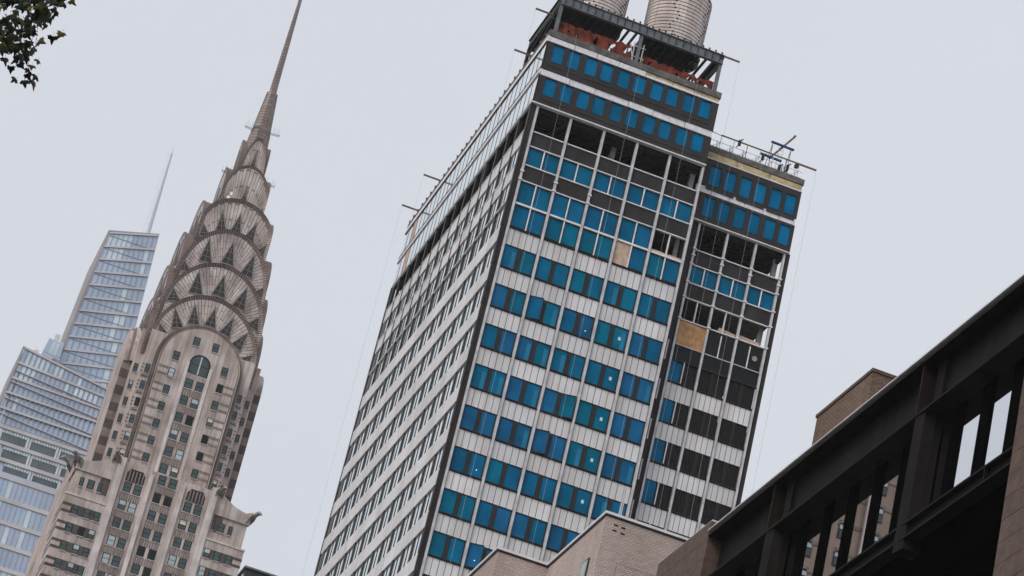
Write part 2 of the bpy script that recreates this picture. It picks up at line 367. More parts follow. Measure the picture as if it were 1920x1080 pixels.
for k in range(KR):
    z = zz(-k*HS)
    for i in range(NB):
        x = i*B
        inst('spandrel_panel', SPM, T, (x, 0, z)); inst('sill', SIM, T, (x, 0, z))
        inst('window_recess', BASEM, T, (x, 0, z)); inst('window_head', HEAD, T, (x, 0, z-1.50))
        bz = z-HS+.18; f = rnd.randrange(4) if k > 0 else rnd.choice((0, 1))
        xa = x+.14
        for s in range(2):
            fi = f if rnd.random() < .7 else rnd.randrange(4)
            me = (PANES_B if rnd.random() < .24 else PANES)[fi]
            px = xa+s*(PW+.26)
            if (k, i) in OPEN and s == (k+i) % 2:
                o = inst('window', me, T, (px, -.0, bz), (0, 0, math.radians(-17 if s else -15)))
            else:
                o = inst('window', me, T, (px, 0, bz))
            if (k, i, s) in LAMPS: MB().box(PW*.55, PW*.60, .014, .024, PH*.30, PH*.33).build('work_light', 'work_light', o)
            if (k, i) in STICK and s == 1:
                MB().box(PW*.42, PW*.60, .012, .022, PH*.42, PH*.57).build('sticker', 'sticker_white', o)
        inst('window_post', POST, T, (xa+PW, 0, bz))
# rows above the ribbed spandrels
def rail(x0, x1, y, z, h=.085, m='rail_white', d=.14): MB().box(x0, x1, y-d, y+.06, zz(z)-h/2, zz(z)+h/2).build('rail', m, T)
def panel(x0, x1, y, za, zb, m='panel_dark'): MB().box(x0, x1, y-.03, y+.2, zz(za), zz(zb)).build('dark_panel', m, T)
UP1, UP2, UP3 = pane_mesh((B-.40)/2, 1.98, 'film_blue_a'), pane_mesh((B-.40)/2, 1.94, 'film_blue_b'), pane_mesh((B-.40)/2, 1.60, 'film_blue_a')
UP1b, UP2b = pane_mesh((B-.40)/2, 1.98, 'film_blue_b'), pane_mesh((B-.40)/2, 1.94, 'film_blue_d')
CM = MB().box(0, .10, -.10, .12, 0, 1).mesh('centre_mullion', 'rail_white')
UW = (B-.40)/2
for i in range(NB):
    x0, x1 = i*B+.135, (i+1)*B-.10; xm = i*B+.15+UW
    for z in (9.06, 7.68, 5.91, 4.45): rail(x0, x1, 0, z)
    rail(x0, x1, 0, 2.33, .16)
    panel(x0, x1, 0, 7.76, 9.0); panel(x0, x1, 0, 4.52, 5.85)
    openbay = (i == 4)
    for s in range(2):
        px = i*B+.15+s*(UW+.12)
        inst('window', UP3, T, (px, 0, zz(5.99)))
        if not openbay: inst('window', rnd.choice((UP1, UP1b)), T, (px, 0, zz(2.43)))
        if i == 3 and s == 0: MB().box(px-T.location.x*0, px+UW, -.02, .08, zz(.24), zz(2.22)).build('plywood_board', 'plywood_pale', T)
        else: inst('window', rnd.choice((UP2, UP2b)), T, (px, 0, zz(.27)))
    for z, h in ((5.96, 1.68), (2.42, 2.0), (.2, 2.06)): inst('centre_mullion', CM, T, (xm+.01, 0, zz(z)), scale=(1, 1, h))
    if openbay: MB().box(x0, x1, -.05, .5, zz(2.42), zz(2.62)).build('broken_sill', 'plywood_pale', T)
    else: MB().box(x0, x1, .14, .3, zz(2.4), zz(4.45)).build('window_recess', 'pane_black', T)
    MB().box(x0, x1, .14, .3, zz(5.9), zz(7.68)).build('window_recess', 'pane_black', T)
    MB().box(x0, x1, .14, .3, zz(.15), zz(2.3)).build('window_recess', 'pane_black', T)
# recladded upper storeys
def clad(x0, x1, y, za, zb, first, pitch, nbay, wz0, wz1, ww=1.07, off2=1.39):
    a = MB(); xs = []
    for i in range(nbay):
        for o in (0, off2): xs.append(first+i*pitch+o)
    a.box(x0, x1, y, y+.26, zz(wz1), zz(zb)); a.box(x0, x1, y, y+.26, zz(za), zz(wz0))
    e = [x0]+[v for x in xs for v in (x, x+ww)]+[x1]
    for k in range(0, len(e), 2): a.box(e[k], e[k+1], y, y+.26, zz(wz0), zz(wz1))
    for i in range(nbay):    # sunk apron under each pair, seams between the panels
        a.box(first+i*pitch-.08, first+i*pitch+off2+ww+.08, y-.035, y, zz(wz0)-.42, zz(wz0)-.12)
        a.box(first+i*pitch-.30, first+i*pitch-.27, y-.02, y, zz(za)+.02, zz(zb)-.02)
    a.build('cladding_storey', 'clad_dark', T)
    for x in xs:
        w = MB(); h = wz1-wz0
        w.box(0, ww, .10, .16, 0, h); w.box(0, .04, .0, .16, 0, h, 1); w.box(.0, ww, .0, .2, -.0, .06, 1); w.face([(0,-.02,-.02),(ww,-.02,-.02),(ww,.12,.10),(0,.12,.10)], 1)
        key = ('up', round(h, 2), ww)
        if key not in CACHE: CACHE[key] = w.mesh('window', ['film_blue_upper', 'frame_brown'])
        inst('window', CACHE[key], T, (x, y, zz(wz0)))
CACHE = {}
clad(-.5, 14.85, -.4, 14.8, 17.42, -.03, B, 5, 15.66, 17.32)
clad(-.5, 14.85, -.4, 11.55, 14.17, -.03, B, 5, 12.41, 14.07)
clad(15.05, 24.12, WY-.4, 10.89, 13.5, 15.94, 2.76, 3, 11.06, 12.95, 1.02, 1.33)
clad(15.05, 24.12, WY-.4, 7.64, 10.23, 15.94, 2.76, 3, 8.10, 9.98, 1.02, 1.33)
def bandpieces(x0, x1, y, za, zb, n, m, name='insulation_board'):
    r = random.Random(int(za*10)); xs = [x0+(x1-x0)*(k+(r.uniform(-.12, .12) if 0 < k < n else 0))/n for k in range(n+1)]
    for k in range(n):
        j = r.uniform(-.03, .03)
        mm = m if isinstance(m, str) else m[k % len(m)]
        MB().box(xs[k], xs[k+1]-.05, y+j, y+.3, zz(za)+.03, zz(zb)-.03+r.uniform(-.03, .02)).build(name, mm, T)
bandpieces(-.52, 14.85, -.36, 14.17, 14.8, 6, 'insulation_white'); bandpieces(-.52, 8.2, -.36, 17.42, 18.0, 4, 'insulation_white')
bandpieces(8.2, 14.85, -.36, 17.42, 17.75, 3, 'insulation_white'); bandpieces(8.2, 14.85, -.33, 17.72, 18.02, 3, 'insulation_yellow')
bandpieces(15.05, 24.12, WY-.36, 10.23, 10.89, 6, 'insulation_white'); bandpieces(15.05, 24.12, WY-.36, 13.62, 14.2, 3, 'insulation_yellow')
MB().box(15.05, 24.14, WY-.42, WY, zz(13.5), zz(13.60)).box(-.55, 14.87, -.46, .0, zz(11.46), zz(11.56)).box(15.05, 24.14, WY-.46, WY, zz(7.55), zz(7.64)).build('white_lip', 'rail_white', T)
for z in (17.42, 14.8): MB().box(-.53, 14.86, -.43, -.1, zz(z)-.03, zz(z)+.03).build('band_flashing', 'frame_brown', T)
MB().box(-.62, 14.9, -.42, .35, zz(18.02), zz(18.58)).box(-.62, -.1, .35, DEP, zz(18.02), zz(18.5)).box(14.6, 14.88, .35, DEP, zz(18.02), zz(18.5)).box(-.1, 14.6, DEP-.4, DEP, zz(18.02), zz(18.5)).build('parapet', 'concrete', T)
MB().box(15.05, 24.18, WY-.42, WY+.3, zz(14.2), zz(14.72)).box(23.9, 24.16, WY+.3, DEP-2, zz(14.2), zz(14.7)).build('parapet', 'concrete', T)
MB().box(-.1, 14.6, .35, DEP-.4, zz(18.0), zz(18.2)).build('roof_deck', 'concrete', T)
MB().box(15.0, 23.9, WY+.3, DEP-2, zz(14.1), zz(14.25)).build('roof_deck', 'concrete', T)
# wing rows
WUP = pane_mesh((WB-.38)/2, 1.55, 'film_blue_a'); WW = (WB-.38)/2
WP = (WB-.20-.24-.08)/2
WBLUE = pane_mesh(WP, PH, 'film_blue_b'); WBLACK = None
def louvre(w, h):
    a = MB(); a.box(0, w, .05, .1, 0, h); n = 5
    for k in range(n): a.box(w*(k+.15)/n, w*(k+.55)/n, .02, .05, .06, h-.06)
    for q in ((0, .05, 0, h), (w-.05, w, 0, h), (.05, w-.05, 0, .05), (.05, w-.05, h-.05, h)): a.box(q[0], q[1], -.02, .12, q[2], q[3], 1)
    return a.mesh('window', ['louvre_black', 'sill_brown'])
WL = louvre(WP, PH); WPOST = MB().box(0, .24, -.05, .2, 0, PH).mesh('window_post', 'sill_brown')
for i in range(3):
    x = WN0+i*WB; x0, x1 = x+.125, x+WB-.09
    for z in (5.05, 3.64, 1.96, .55, -1.45): rail(x0, x1, WY, z)
    panel(x0, x1, WY, 3.72, 5.0); panel(x0, x1, WY, .62, 1.9)
    MB().box(x0, x1, WY+.14, WY+.3, zz(1.96), zz(3.64)).build('window_recess', 'pane_black', T)
    for s in range(2): inst('window', WUP, T, (x+.14+s*(WW+.12), WY, zz(2.02)))
    inst('centre_mullion', CM, T, (x+.14+WW+.01, WY, zz(2.0)), scale=(1, 1, 1.6))
    if i < 2: inst('centre_mullion', CM, T, (x+.14+WW+.01, WY, zz(-1.4)), scale=(.8, 1, 1.9))
    if i > 0: MB().beam((x0+(.9 if i == 1 else 0), WY+.5, zz(-1.0)), (x1-(.4 if i == 2 else 0), WY+.5, zz(-1.15)), .5, .32).build('broken_sill', 'plywood_pale', T)
    if i == 0: MB().box(x0, x1, WY-.04, WY+.06, zz(-3.72), zz(-1.52)).build('plywood_board', 'plywood', T)
    else:
        for s in range(2): panel(x+.14+s*(WW+.12), x+.14+s*(WW+.12)+WW, WY, -3.7, -1.52, 'panel_black')
        inst('centre_mullion', CM, T, (x+.14+WW+.01, WY, zz(-3.7)), scale=(.9, 1, 2.0))
    panel(x0, x1, WY, -5.05, -3.78, 'panel_black'); rail(x0, x1, WY, -3.74, .07, 'mullion_grey'); rail(x0, x1, WY, -5.12, .10, 'frame_brown', .16)
    for k in range(KR):
        z = zz(-7.2-k*HS)
        if z-1.5 < ZB: continue
        inst('spandrel_panel', SPW, T, (x, WY, z)); inst('sill', SIW, T, (x, WY, z)); inst('window_recess', BASEW, T, (x, WY, z))
    for k in range(-1, KR-3):
        bz = zz(-7.2-k*HS)-HS+.18
        for s in range(2):
            px = x+.13+s*(WP+.24)
            blue = (i == 0 and s == 0)
            inst('window', WBLUE if blue else WL, T, (px, WY, bz))
        if i == 0: MB().box(x+.13+WP+.05, x+.13+WP+.13, WY-.16, WY, bz, bz+PH).build('cover_strip', 'rail_white', T)
        inst('window_post', WPOST, T, (x+.13+WP, WY, bz))
MB().tube((WN0+2*WB+1.85, WY-.06, zz(-2.6)), (WN0+2*WB+1.85, WY-.02, zz(-2.6)), .23, n=20).build('vent_disc', 'concrete_light', T)
# brackets on the bare mullions
bk = MB().box(-.17, .17, -.30, -.20, -.06, .06).mesh('bracket', 'rail_white')
for i in range(4):
    for z in (4.45, 5.05, -1.45, 1.96, .55, 3.64): inst('bracket', bk, T, (WN0+i*WB, WY, zz(z)))
for i in (0, 1, 2): inst('bracket', bk, T, (i*B, 0, zz(4.45))); inst('bracket', bk, T, (i*B, 0, zz(5.2)))
# the long side facing the street
LXP = -.60
def side_win(w, h):
    a = MB(); p = (w-.24)/2
    a.box(.14, .17, .10, .10+p, 0, h, 0); a.box(.14, .17, .14+p, .14+2*p, 0, h, 0)
    a.box(.10, .19, .07+p, .17+p, 0, h, 1); a.box(.171, .24, -.02, w+.02, 0, h, 1)
    return a.mesh('window', ['pane_sky_sheen', 'win_frame_black'])
SW = side_win(LB-.24, 1.98); SWs = side_win(LB-.24, 1.66)
FIN = MB().box(.045, .28, -.06, .36, 0, 1).mesh('side_fin', 'sill_brown')
SSP = MB().box(0, .30, .012, LB-.012, -1.45, 0).mesh('spandrel_panel', 'spandrel_grey')
SSP2 = MB().box(.04, .30, .15, LB-.15, 0, 1.30).box(-.01, .30, .15, LB-.15, 1.30, 1.38, 1).mesh('spandrel_panel', ['spandrel_grey', 'rail_white'])
SRL = MB().box(-.02, .3, .15, LB-.15, 0, .10).mesh('rail', 'rail_white')
rest = MB()
def sidewin(j, z, me, h):
    if j < 6 and z > zz(-HS*8): inst('window', me, T, (LXP, j*LB+.2, z))
    else:
        p = (LB-.24-.24)/2; y = j*LB+.2
        rest.box(LXP+.14, LXP+.17, y+.10, y+.10+p, z, z+h, 0); rest.box(LXP+.14, LXP+.17, y+.14+p, y+.14+2*p, z, z+h, 0)
        rest.box(LXP+.10, LXP+.19, y+.07+p, y+.17+p, z, z+h, 1); rest.box(LXP+.171, LXP+.24, y-.02, y+LB-.22, z, z+h, 1)
for j in range(NL):
    y = j*LB
    for k in range(KR):
        z = zz(-k*HS); inst('spandrel_panel', SSP, T, (LXP, y, z)); sidewin(j, z-HS+.10, SW, 1.98)
        inst('side_fin', FIN, T, (LXP, y-.15, z-HS), scale=(1, 1, 2.15))
    inst('side_fin', FIN, T, (LXP-.04, y-.15, zz(0)), scale=(1, .8, 11.4))
    for za, n in ((7.68, 0), (4.45, 0)): inst('spandrel_panel', SSP2, T, (LXP, y, zz(za)))
    sidewin(j, zz(5.98), SWs, 1.66); sidewin(j, zz(2.43), SW, 1.98); sidewin(j, zz(.12), SW, 2.1)
    inst('rail', SRL, T, (LXP, y, zz(2.26)))
stuff(rest.build('side_windows', ['pane_sky_sheen', 'win_frame_black'], T))
# long side of the recladded storeys
for za, zb in ((11.55, 14.17), (14.8, 17.42)):
    MB().box(-.54, -.49, -.12, DEP, zz(za), zz(zb)).build('side_backing', 'steel_grey', T)
    g = MB(); bl = MB(); fr = MB()
    for j in range(28):
        y = -.38+j*1.465
        mi = 1 if j in (25,) else 0
        g.box(-.60, -.545, y+.03, y+1.43, zz(za)+.32, zz(zb)-.06, mi); fr.box(-.62, -.54, y-.03, y+.03, zz(za)+.05, zz(zb)-.02)
        if j % 2: bl.box(-.605, -.54, y-.1, y+1.0, zz(za)+.06, zz(za)+.24)
    stuff(g.build('side_panes', ['pane_sky_sheen', 'plywood_pale'], T)); stuff(fr.build('side_frames', 'frame_brown', T)); stuff(bl.build('side_gaps', 'win_frame_black', T))
MB().box(-.66, -.48, -.40, DEP, zz(14.17), zz(14.8)).box(-.66, -.48, -.40, DEP, zz(11.46), zz(11.6)).box(-.66, -.48, -.40, DEP, zz(17.42), zz(17.98)).build('side_band', 'insulation_white', T)
for za in (14.24, 14.78, 17.40): MB().box(-.69, -.5, -.41, DEP, zz(za)-.03, zz(za)+.03).build('side_flashing', 'frame_brown', T)
cl = MB()
for j in range(30): cl.box(-.70, -.55, .6+j*1.36, .68+j*1.36, zz(18.4), zz(18.66))
stuff(cl.build('parapet_clips', 'rust_beam', T))

# ------------------------------------------------------------------ things on the tower roof
TX, TY = PX, PY
def R(x, y, z): return (TX+x, TY+y, Z0+z)
F_ = thing('roof_steel_frame', 'grey riveted steel dunnage frame carrying the tanks above the tower roof', 'steel frame', R(0, 1, 18.2))
def fl(mb, name, m): return mb.build(name, m, F_)
FX1, FD = 14.6, 8.6
for x in (.12, 7.4, 14.6):
    a = MB(); a.box(x-.14, x+.14, -.16, -.10, 0, 4.0); a.box(x-.14, x+.14, .10, .16, 0, 4.0); a.box(x-.03, x+.03, -.1, .1, 0, 4.0); fl(a, 'column', 'steel_grey')
for x in (.12, 7.4, 14.6): fl(MB().box(x-.13, x+.13, FD-.15, FD+.15, 0, 4.0), 'column', 'steel_dark')
a = MB(); a.box(.0, 14.75, -.22, -.16, 3.85, 4.62).box(0, 14.75, -.34, .0, 4.62, 4.68).box(0, 14.75, -.34, .0, 3.79, 3.85)
for k in range(22): a.box(.3+k*.67, .34+k*.67, -.33, -.22, 3.85, 4.62, 1)
a.build('edge_girder', ['steel_grey', 'steel_dark'], F_)
fl(MB().box(0, 14.75, FD-.2, FD, 3.85, 4.6), 'edge_girder', 'steel_dark')
for x in (0.0, 14.7): a = MB(); a.box(x-.05, x+.05, 0.02, FD-.22, 3.85, 4.6).box(x-.16, x+.16, .02, FD-.22, 4.6, 4.66); fl(a, 'side_girder', 'steel_dark')
for k in range(20):
    x = .7+k*.71
    if k in (8, 9, 17, 18): continue
    fl(MB().box(x-.11, x+.11, .02, FD-.22, 4.05, 4.45), 'joist', 'steel_dark')
for k in (8, 9, 17, 18): fl(MB().box(.7+k*.71-.07, .7+k*.71+.07, .02, FD-.22, 4.1, 4.4), 'joist', 'steel_dark')
fl(MB().box(.1, 6.0, .02, FD-.25, 4.46, 4.55).box(7.8, 12.6, .02, FD-.25, 4.46, 4.55), 'deck_plate', 'steel_dark')
fl(MB().beam((-.0, FD, .5), (.0, .2, 3.6), .14, .14).beam((0, FD, 2.6), (0, .2, 4.2), .12, .12), 'brace', 'steel_dark')
fl(MB().beam((7.1, .0, 1.2), (6.6, .0, 2.8), .06, .06).beam((7.0, 0, 0.2), (7.0, 0, 3.0), .08, .08).beam((7.8, 0, 0.2), (7.8, 0, 3.0), .08, .08).beam((6.9, -.05, 1.6), (8.0, -.05, 1.6), .06, .06).beam((6.9, -.05, 2.6), (8.0, -.05, 2.6), .06, .06), 'pipe_riser', 'mullion_grey')
cm = MB().box(-.05, .05, -.12, .05, 0, .22).box(-.10, .02, -.12, -.05, .16, .22).mesh('girder_clip', 'steel_dark')
for k in range(25): inst('girder_clip', cm, F_, (.6+k*.58, -.17, 4.68))
# orange netting sheets, each sagging in its own way
def net(x0, x1, y, z0, z1, seed):
    r = random.Random(seed); a = MB(); nx, nz_ = 70, 14; P = []; ph = r.uniform(0, 6)
    for i in range(nx+1):
        for j in range(nz_+1):
            u, v = i/nx, j/nz_; x = x0+(x1-x0)*u
            top = z1-.10*abs(math.sin(u*11+ph))-.07*math.sin(u*3.1+ph)-(1.0-u)*.05+.05*math.sin(u*47+ph); bot = z0+.05*math.sin(u*7+ph)
            P.append((x, y+.10*math.sin(u*23+v*2+ph)+.06*math.sin(u*61+v*5), bot+(top-bot)*v))
    hol = [(r.uniform(.5, .95), r.uniform(.55, .8), r.uniform(.012, .03), r.uniform(.08, .16)) for _ in range(7)]+[(r.uniform(.05, .5), r.uniform(.6, .85), .012, .07) for _ in range(4)]
    for i in range(nx):
        for j in range(nz_):
            u, v = (i+.5)/nx, (j+.5)/nz_
            if any(((u-c)/w)**2+((v-d)/h)**2 < 1 for c, d, w, h in hol): continue
            q = i*(nz_+1)+j; a.face([P[q], P[q+nz_+1], P[q+nz_+2], P[q+1]])
    return a
o = net(.2, 7.2, .35, .35, 2.75, 1).build('safety_netting', 'netting_orange', None, R(0, 1, 18.2)); tag(o, 'orange debris netting strung along the left half of the roof frame', 'netting', 'roof netting')
o = net(7.9, 14.5, .4, .2, 2.3, 2).build('safety_netting', 'netting_orange', None, R(0, 1, 18.2)); tag(o, 'orange debris netting strung along the right half of the roof frame', 'netting', 'roof netting')
a = MB()
nm = net(0, 7.6, 0, .2, 1.6, 5)
nm.v = [(p[1], p[0], p[2]) for p in nm.v]
o = nm.build('safety_netting', 'netting_orange', None, R(.35, 1.3, 18.2)); tag(o, 'orange debris netting along the street side of the roof frame', 'netting', 'roof netting')
# water tanks
def tank(cx, cy, zb, r, h, label):
    t = thing('water_tank', label, 'water tank', R(cx, cy, zb), 'round roof tanks')
    n = 44; a = MB()
    for k in range(n):        # staves
        t0, t1 = 2*math.pi*k/n, 2*math.pi*(k+.985)/n; rr = r*(1+.004*math.sin(k*5.1))
        a.face([(rr*math.cos(t0), rr*math.sin(t0), 0), (rr*math.cos(t1), rr*math.sin(t1), 0), (rr*1.03*math.cos(t1), rr*1.03*math.sin(t1), h), (rr*1.03*math.cos(t0), rr*1.03*math.sin(t0), h)])
    stuff(a.build('staves', 'tank_wood', t))
    MB().lathe([(r*.985, .0), (r*1.014, h)], 44).build('inner_shell', 'tank_hoop', t)
    MB().lathe([(.01, -.02), (r*1.01, -.02), (r*1.01, .05), (.01, .05)], 40).build('base', 'tank_wood', t)
    nh = 17
    for k in range(nh):
        z = .18+h*(k/nh)**1.08; rr = r*(1+.03*z/h)+.02
        MB().lathe([(rr-.01, z-.016), (rr+.012, z-.016), (rr+.012, z+.016), (rr-.01, z+.016)], 44).build('hoop', 'tank_hoop', t)
        for q in range(3): ang = -1.9+q*1.15+.12*math.sin(k); MB().box(-.06, .06, -.05, .05, -.05, .05).build('hoop_lug', 'tank_hoop', t, (rr*math.cos(ang), rr*math.sin(ang), z))
    MB().lathe([(r*1.035, h), (r*1.035, h+.08), (.02, h+1.2)], 36).build('cone_roof', 'tank_hoop', t)
    MB().box(-r*.9, r*.9, -.15, .15, -.3, -.02).box(-r*.9, r*.9, -1.6, -1.3, -.3, -.02).box(-r*.9, r*.9, 1.3, 1.6, -.3, -.02).build('support_beams', 'steel_dark', t)
    return t
TZ = 23.15
tank(11.0, 4.6, TZ, 2.62, 5.75, 'round wooden water tank with dark hoops on the right of the roof frame')
tank(3.75, 4.6, TZ, 2.62, 5.75, 'round wooden water tank cut by the picture top, left of its twin')
# outriggers with their hanging cables
def outrigger(x0, y0, z0, x1, y1, z1, label, drop, off=0):
    t = thing('outrigger_beam', label, 'outrigger', R(x0, y0, z0), 'suspended scaffold outriggers')
    a = MB(); a.beam((0, 0, 0), (x1-x0, y1-y0, z1-z0), .09, .15); a.build('beam', 'rust_beam', t)
    MB().box(-.15, .15, -.15, .15, -.45, -.1).build('counterweight', 'steel_dark', t)
    MB().tube((x1-x0, y1-y0, z1-z0-.1), (x1-x0+off, y1-y0, z1-z0-drop), .009, n=5).build('cable', 'cable', t)
    return t
outrigger(-.2, 38.2, 18.95, -2.1, 38.2, 18.95, 'rusty roof outrigger at the far end of the long side', 60)
outrigger(-.2, 31.2, 18.95, -2.1, 31.2, 18.95, 'rusty roof outrigger second from the far end of the long side', 55)
outrigger(-.2, 5.2, 18.95, -2.0, 5.2, 18.95, 'rusty roof outrigger just below the steel frame on the long side', 20)
outrigger(-.1, 2.2, 21.6, -1.7, 2.2, 21.6, 'thin outrigger sticking out left of the steel frame corner post', 3)
outrigger(14.6, .9, 22.9, 16.2, .9, 22.9, 'outrigger poking out right of the roof frame girder', 45)
outrigger(23.5, WY+.5, 16.55, 25.3, WY+.5, 16.55, 'outrigger at the right end of the low wing roof', 50)
for x, zt, l in ((1.55, 18.6, 'first cable from the left corner'), (7.45, 18.6, 'middle cable'), (12.45, 18.6, 'cable nearest the wing')):
    o = MB().tube((0, 0, 0), (.25, -.25, -62), .008, n=5).tube((0, .1, -.05), (0, 1.3, .12), .03, n=5).build('suspension_cable', 'cable', None, R(x, -1.0, zt)); tag(o, 'thin hoist cable pair down the blue windowed front, '+l, 'cable', 'hoist cables on the front')
for x, l in ((17.35, 'left'), (20.0, 'right')):
    o = MB().tube((0, 0, 0), (.2, -.25, -50), .008, n=5).tube((0, .1, -.05), (0, 1.2, .10), .03, n=5).build('suspension_cable', 'cable', None, R(x, WY-1.0, 14.75)); tag(o, 'thin hoist cable down the low wing front, '+l+' of two', 'cable', 'hoist cables on the front')
# scaffold and hoist on the wing roof
t = thing('roof_scaffold', 'tubular guard scaffold along the low wing parapet', 'scaffold', R(15.1, WY+.4, 14.7))
for k in range(8):
    x = .2+k*1.2
    MB().tube((x, 0, 0), (x, 0, 1.7), .03).tube((x, .9, 0), (x, .9, 1.7), .03).tube((x, 0, 1.1), (x, .9, 1.1), .022).build('standard', 'mullion_grey' if k % 3 else 'steel_dark', t)
    if k < 7: MB().tube((x, 0, .05), (x+1.2, 0, 1.1), .022).tube((x+1.2, .9, .1), (x, .9, 1.2), .022).build('brace', 'mullion_grey', t)
MB().tube((0, 0, .55), (9.0, 0, .55), .022).tube((0, 0, 1.1), (9.0, 0, 1.1), .022).tube((0, .9, 1.1), (9.0, .9, 1.1), .022).build('guard_rail', 'mullion_grey', t)
MB().beam((1.4, .1, 1.86), (9.2, .1, 1.86), .07, .11).tube((-.1, .1, 1.95), (1.6, .1, 1.8), .03).build('ledger_beam', 'rust_beam', t)
for x, z in ((3.05, 1.45), (5.3, .9), (6.9, .5), (7.6, .8)):
    a = MB(); a.box(-.10, .12, -.1, .1, 0, .5).beam((0, 0, .4), (.25, 0, .7), .1, .1).beam((0, 0, .1), (-.2, 0, -.25), .08, .08); a.build('clamp', 'steel_dark', t, (x, 0, z))
for x in (5.4, 6.0, 6.6, 7.9): MB().lathe([(.16, -.06), (.22, 0), (.16, .06)], 14).build('caster', 'steel_dark', t, (x, -.1, .12))
t = thing('hoist_rig', 'blue hoist frame with a raised brown beam on the low wing roof', 'hoist', R(20.4, WY+1.9, 14.25))
for z, x0, x1 in ((4.3, .95, 3.05), (2.83, .2, 2.15)): MB().beam((x0, 0, z), (x1, 0, z-.04), .18, .15).build('blue_beam', 'blue_paint', t)
for x, y in ((1.1, -.3), (2.8, -.3)):
    MB().tube((x, 0, 0), (x, 0, 4.3), .035).tube((x-.5, .3, 0), (x, .0, 4.2), .028).build('leg', 'steel_grey', t)
MB().tube((1.75, .1, 1.5), (1.75, .1, 4.1), .022).tube((2.15, .1, 1.5), (2.15, .1, 4.1), .022).build('ladder_rail', 'mullion_grey', t)
for k in range(7): MB().tube((1.75, .1, 1.7+k*.35), (2.15, .1, 1.7+k*.35), .018).build('ladder_rung', 'mullion_grey', t)
MB().beam((1.1, .2, 2.75), (2.95, .2, 5.65), .12, .17).tube((2.90, .2, 5.6), (3.0, .2, 5.8), .1).build('raised_beam', 'rust_beam', t)
MB().box(1.9, 2.6, -.3, .3, .5, 1.3).beam((2.2, 0, 1.2), (2.75, 0, 2.0), .3, .3).beam((2.4, 0, 1.0), (3.2, 0, .8), .2, .2).build('winch', 'steel_dark', t)

# ------------------------------------------------------------------ stone tower with the terraced steel crown
CX, CY = 61.75, 547.0
A = thing('art_deco_tower', 'brown stone skyscraper with a terraced sunburst steel crown and needle spire', 'skyscraper', (CX, CY, 0))
def arch(w, h, zc, zb, n=26, p=2.0):
    pts = [(-w, zb)]
    for k in range(n+1):
        t = math.pi*(1-k/n); c, s = math.cos(t), math.sin(t)
        pts.append((w*math.copysign(abs(c)**(2/p), c), zc+h*abs(s)**(2/p)))
    return pts+[(w, zb)]
def swap(mb):      # turn a mesh built for the front (-y) to the left side (-x)
    mb.v = [(p[1], p[0], p[2]) for p in mb.v]; return mb
def vault_face(w, h, zc, zb, y, m, p=2.0, su=1.0, drop=0.0):
    """front of a tier as a fan grid so that the sheet seams run radially"""
    a = MB(); n = 40; rs = [.0, .25, .5, .75, 1.0]; pts = []
    leg = int(max(2, (zc-zb)/2))
    ring = [(-w, zb+(zc-zb)*k/leg) for k in range(leg)]+[tuple(q) for q in arch(w, h, zc, zb, n, p)[1:-1]]+[(w, zc-(zc-zb)*(k+1)/leg) for k in range(leg)]
    L = [0.0]
    for k in range(1, len(ring)): L.append(L[-1]+math.dist(ring[k], ring[k-1]))
    fz = zc-drop; foc = [(q[0]*(.02 if drop == 0 else .35), min(fz, q[1])) for q in ring]
    for i in range(len(ring)-1):
        for j in range(4):
            def P(k, r): return (foc[k][0]+(ring[k][0]-foc[k][0])*r, y, foc[k][1]+(ring[k][1]-foc[k][1])*r)
            def U(k, r): return (r*max(w, h)*su, L[k])
            a.face([P(i, rs[j]), P(i+1, rs[j]), P(i+1, rs[j+1]), P(i, rs[j+1])], 0, [U(i, rs[j]), U(i+1, rs[j]), U(i+1, rs[j+1]), U(i, rs[j+1])])
    return a
def vault_top(w, h, zc, zb, d, p=2.0):
    a = MB(); r = arch(w, h, zc, zb, 30, p); L = 0
    for k in range(len(r)-1):
        q, s = r[k], r[k+1]; l = math.dist(q, s)
        a.face([(q[0], -d, q[1]), (s[0], -d, s[1]), (s[0], d, s[1]), (q[0], d, q[1])], 0, [(-d, L), (-d, L+l), (d, L+l), (d, L)]); L += l
    return a
def rim(w, h, zc, zb, y, out=.55, th=.8, lip=.35, p=2.0, mi=0):
    """flared ribbed edge along the arch, standing proud of the face"""
    a = MB(); o = arch(w+lip, h+lip, zc, zb, 34, p); i_ = arch(w-th, h-th*1.1, zc, zb, 34, p); L = 0
    for k in range(len(o)-1):
        l = math.dist(o[k], o[k+1])
        oa, ob, ia, ib = o[k], o[k+1], i_[k], i_[k+1]
        a.face([(oa[0], y-out, oa[1]), (ob[0], y-out, ob[1]), (ib[0], y-.02, ib[1]), (ia[0], y-.02, ia[1])], mi, [(0, L), (0, L+l), (1, L+l), (1, L)])
        a.face([(oa[0], y-out, oa[1]), (ob[0], y-out, ob[1]), (ob[0], y+.3, ob[1]), (oa[0], y+.3, oa[1])], mi, [(0, L), (0, L+l), (1, L+l), (1, L)])
        L += l
    return a
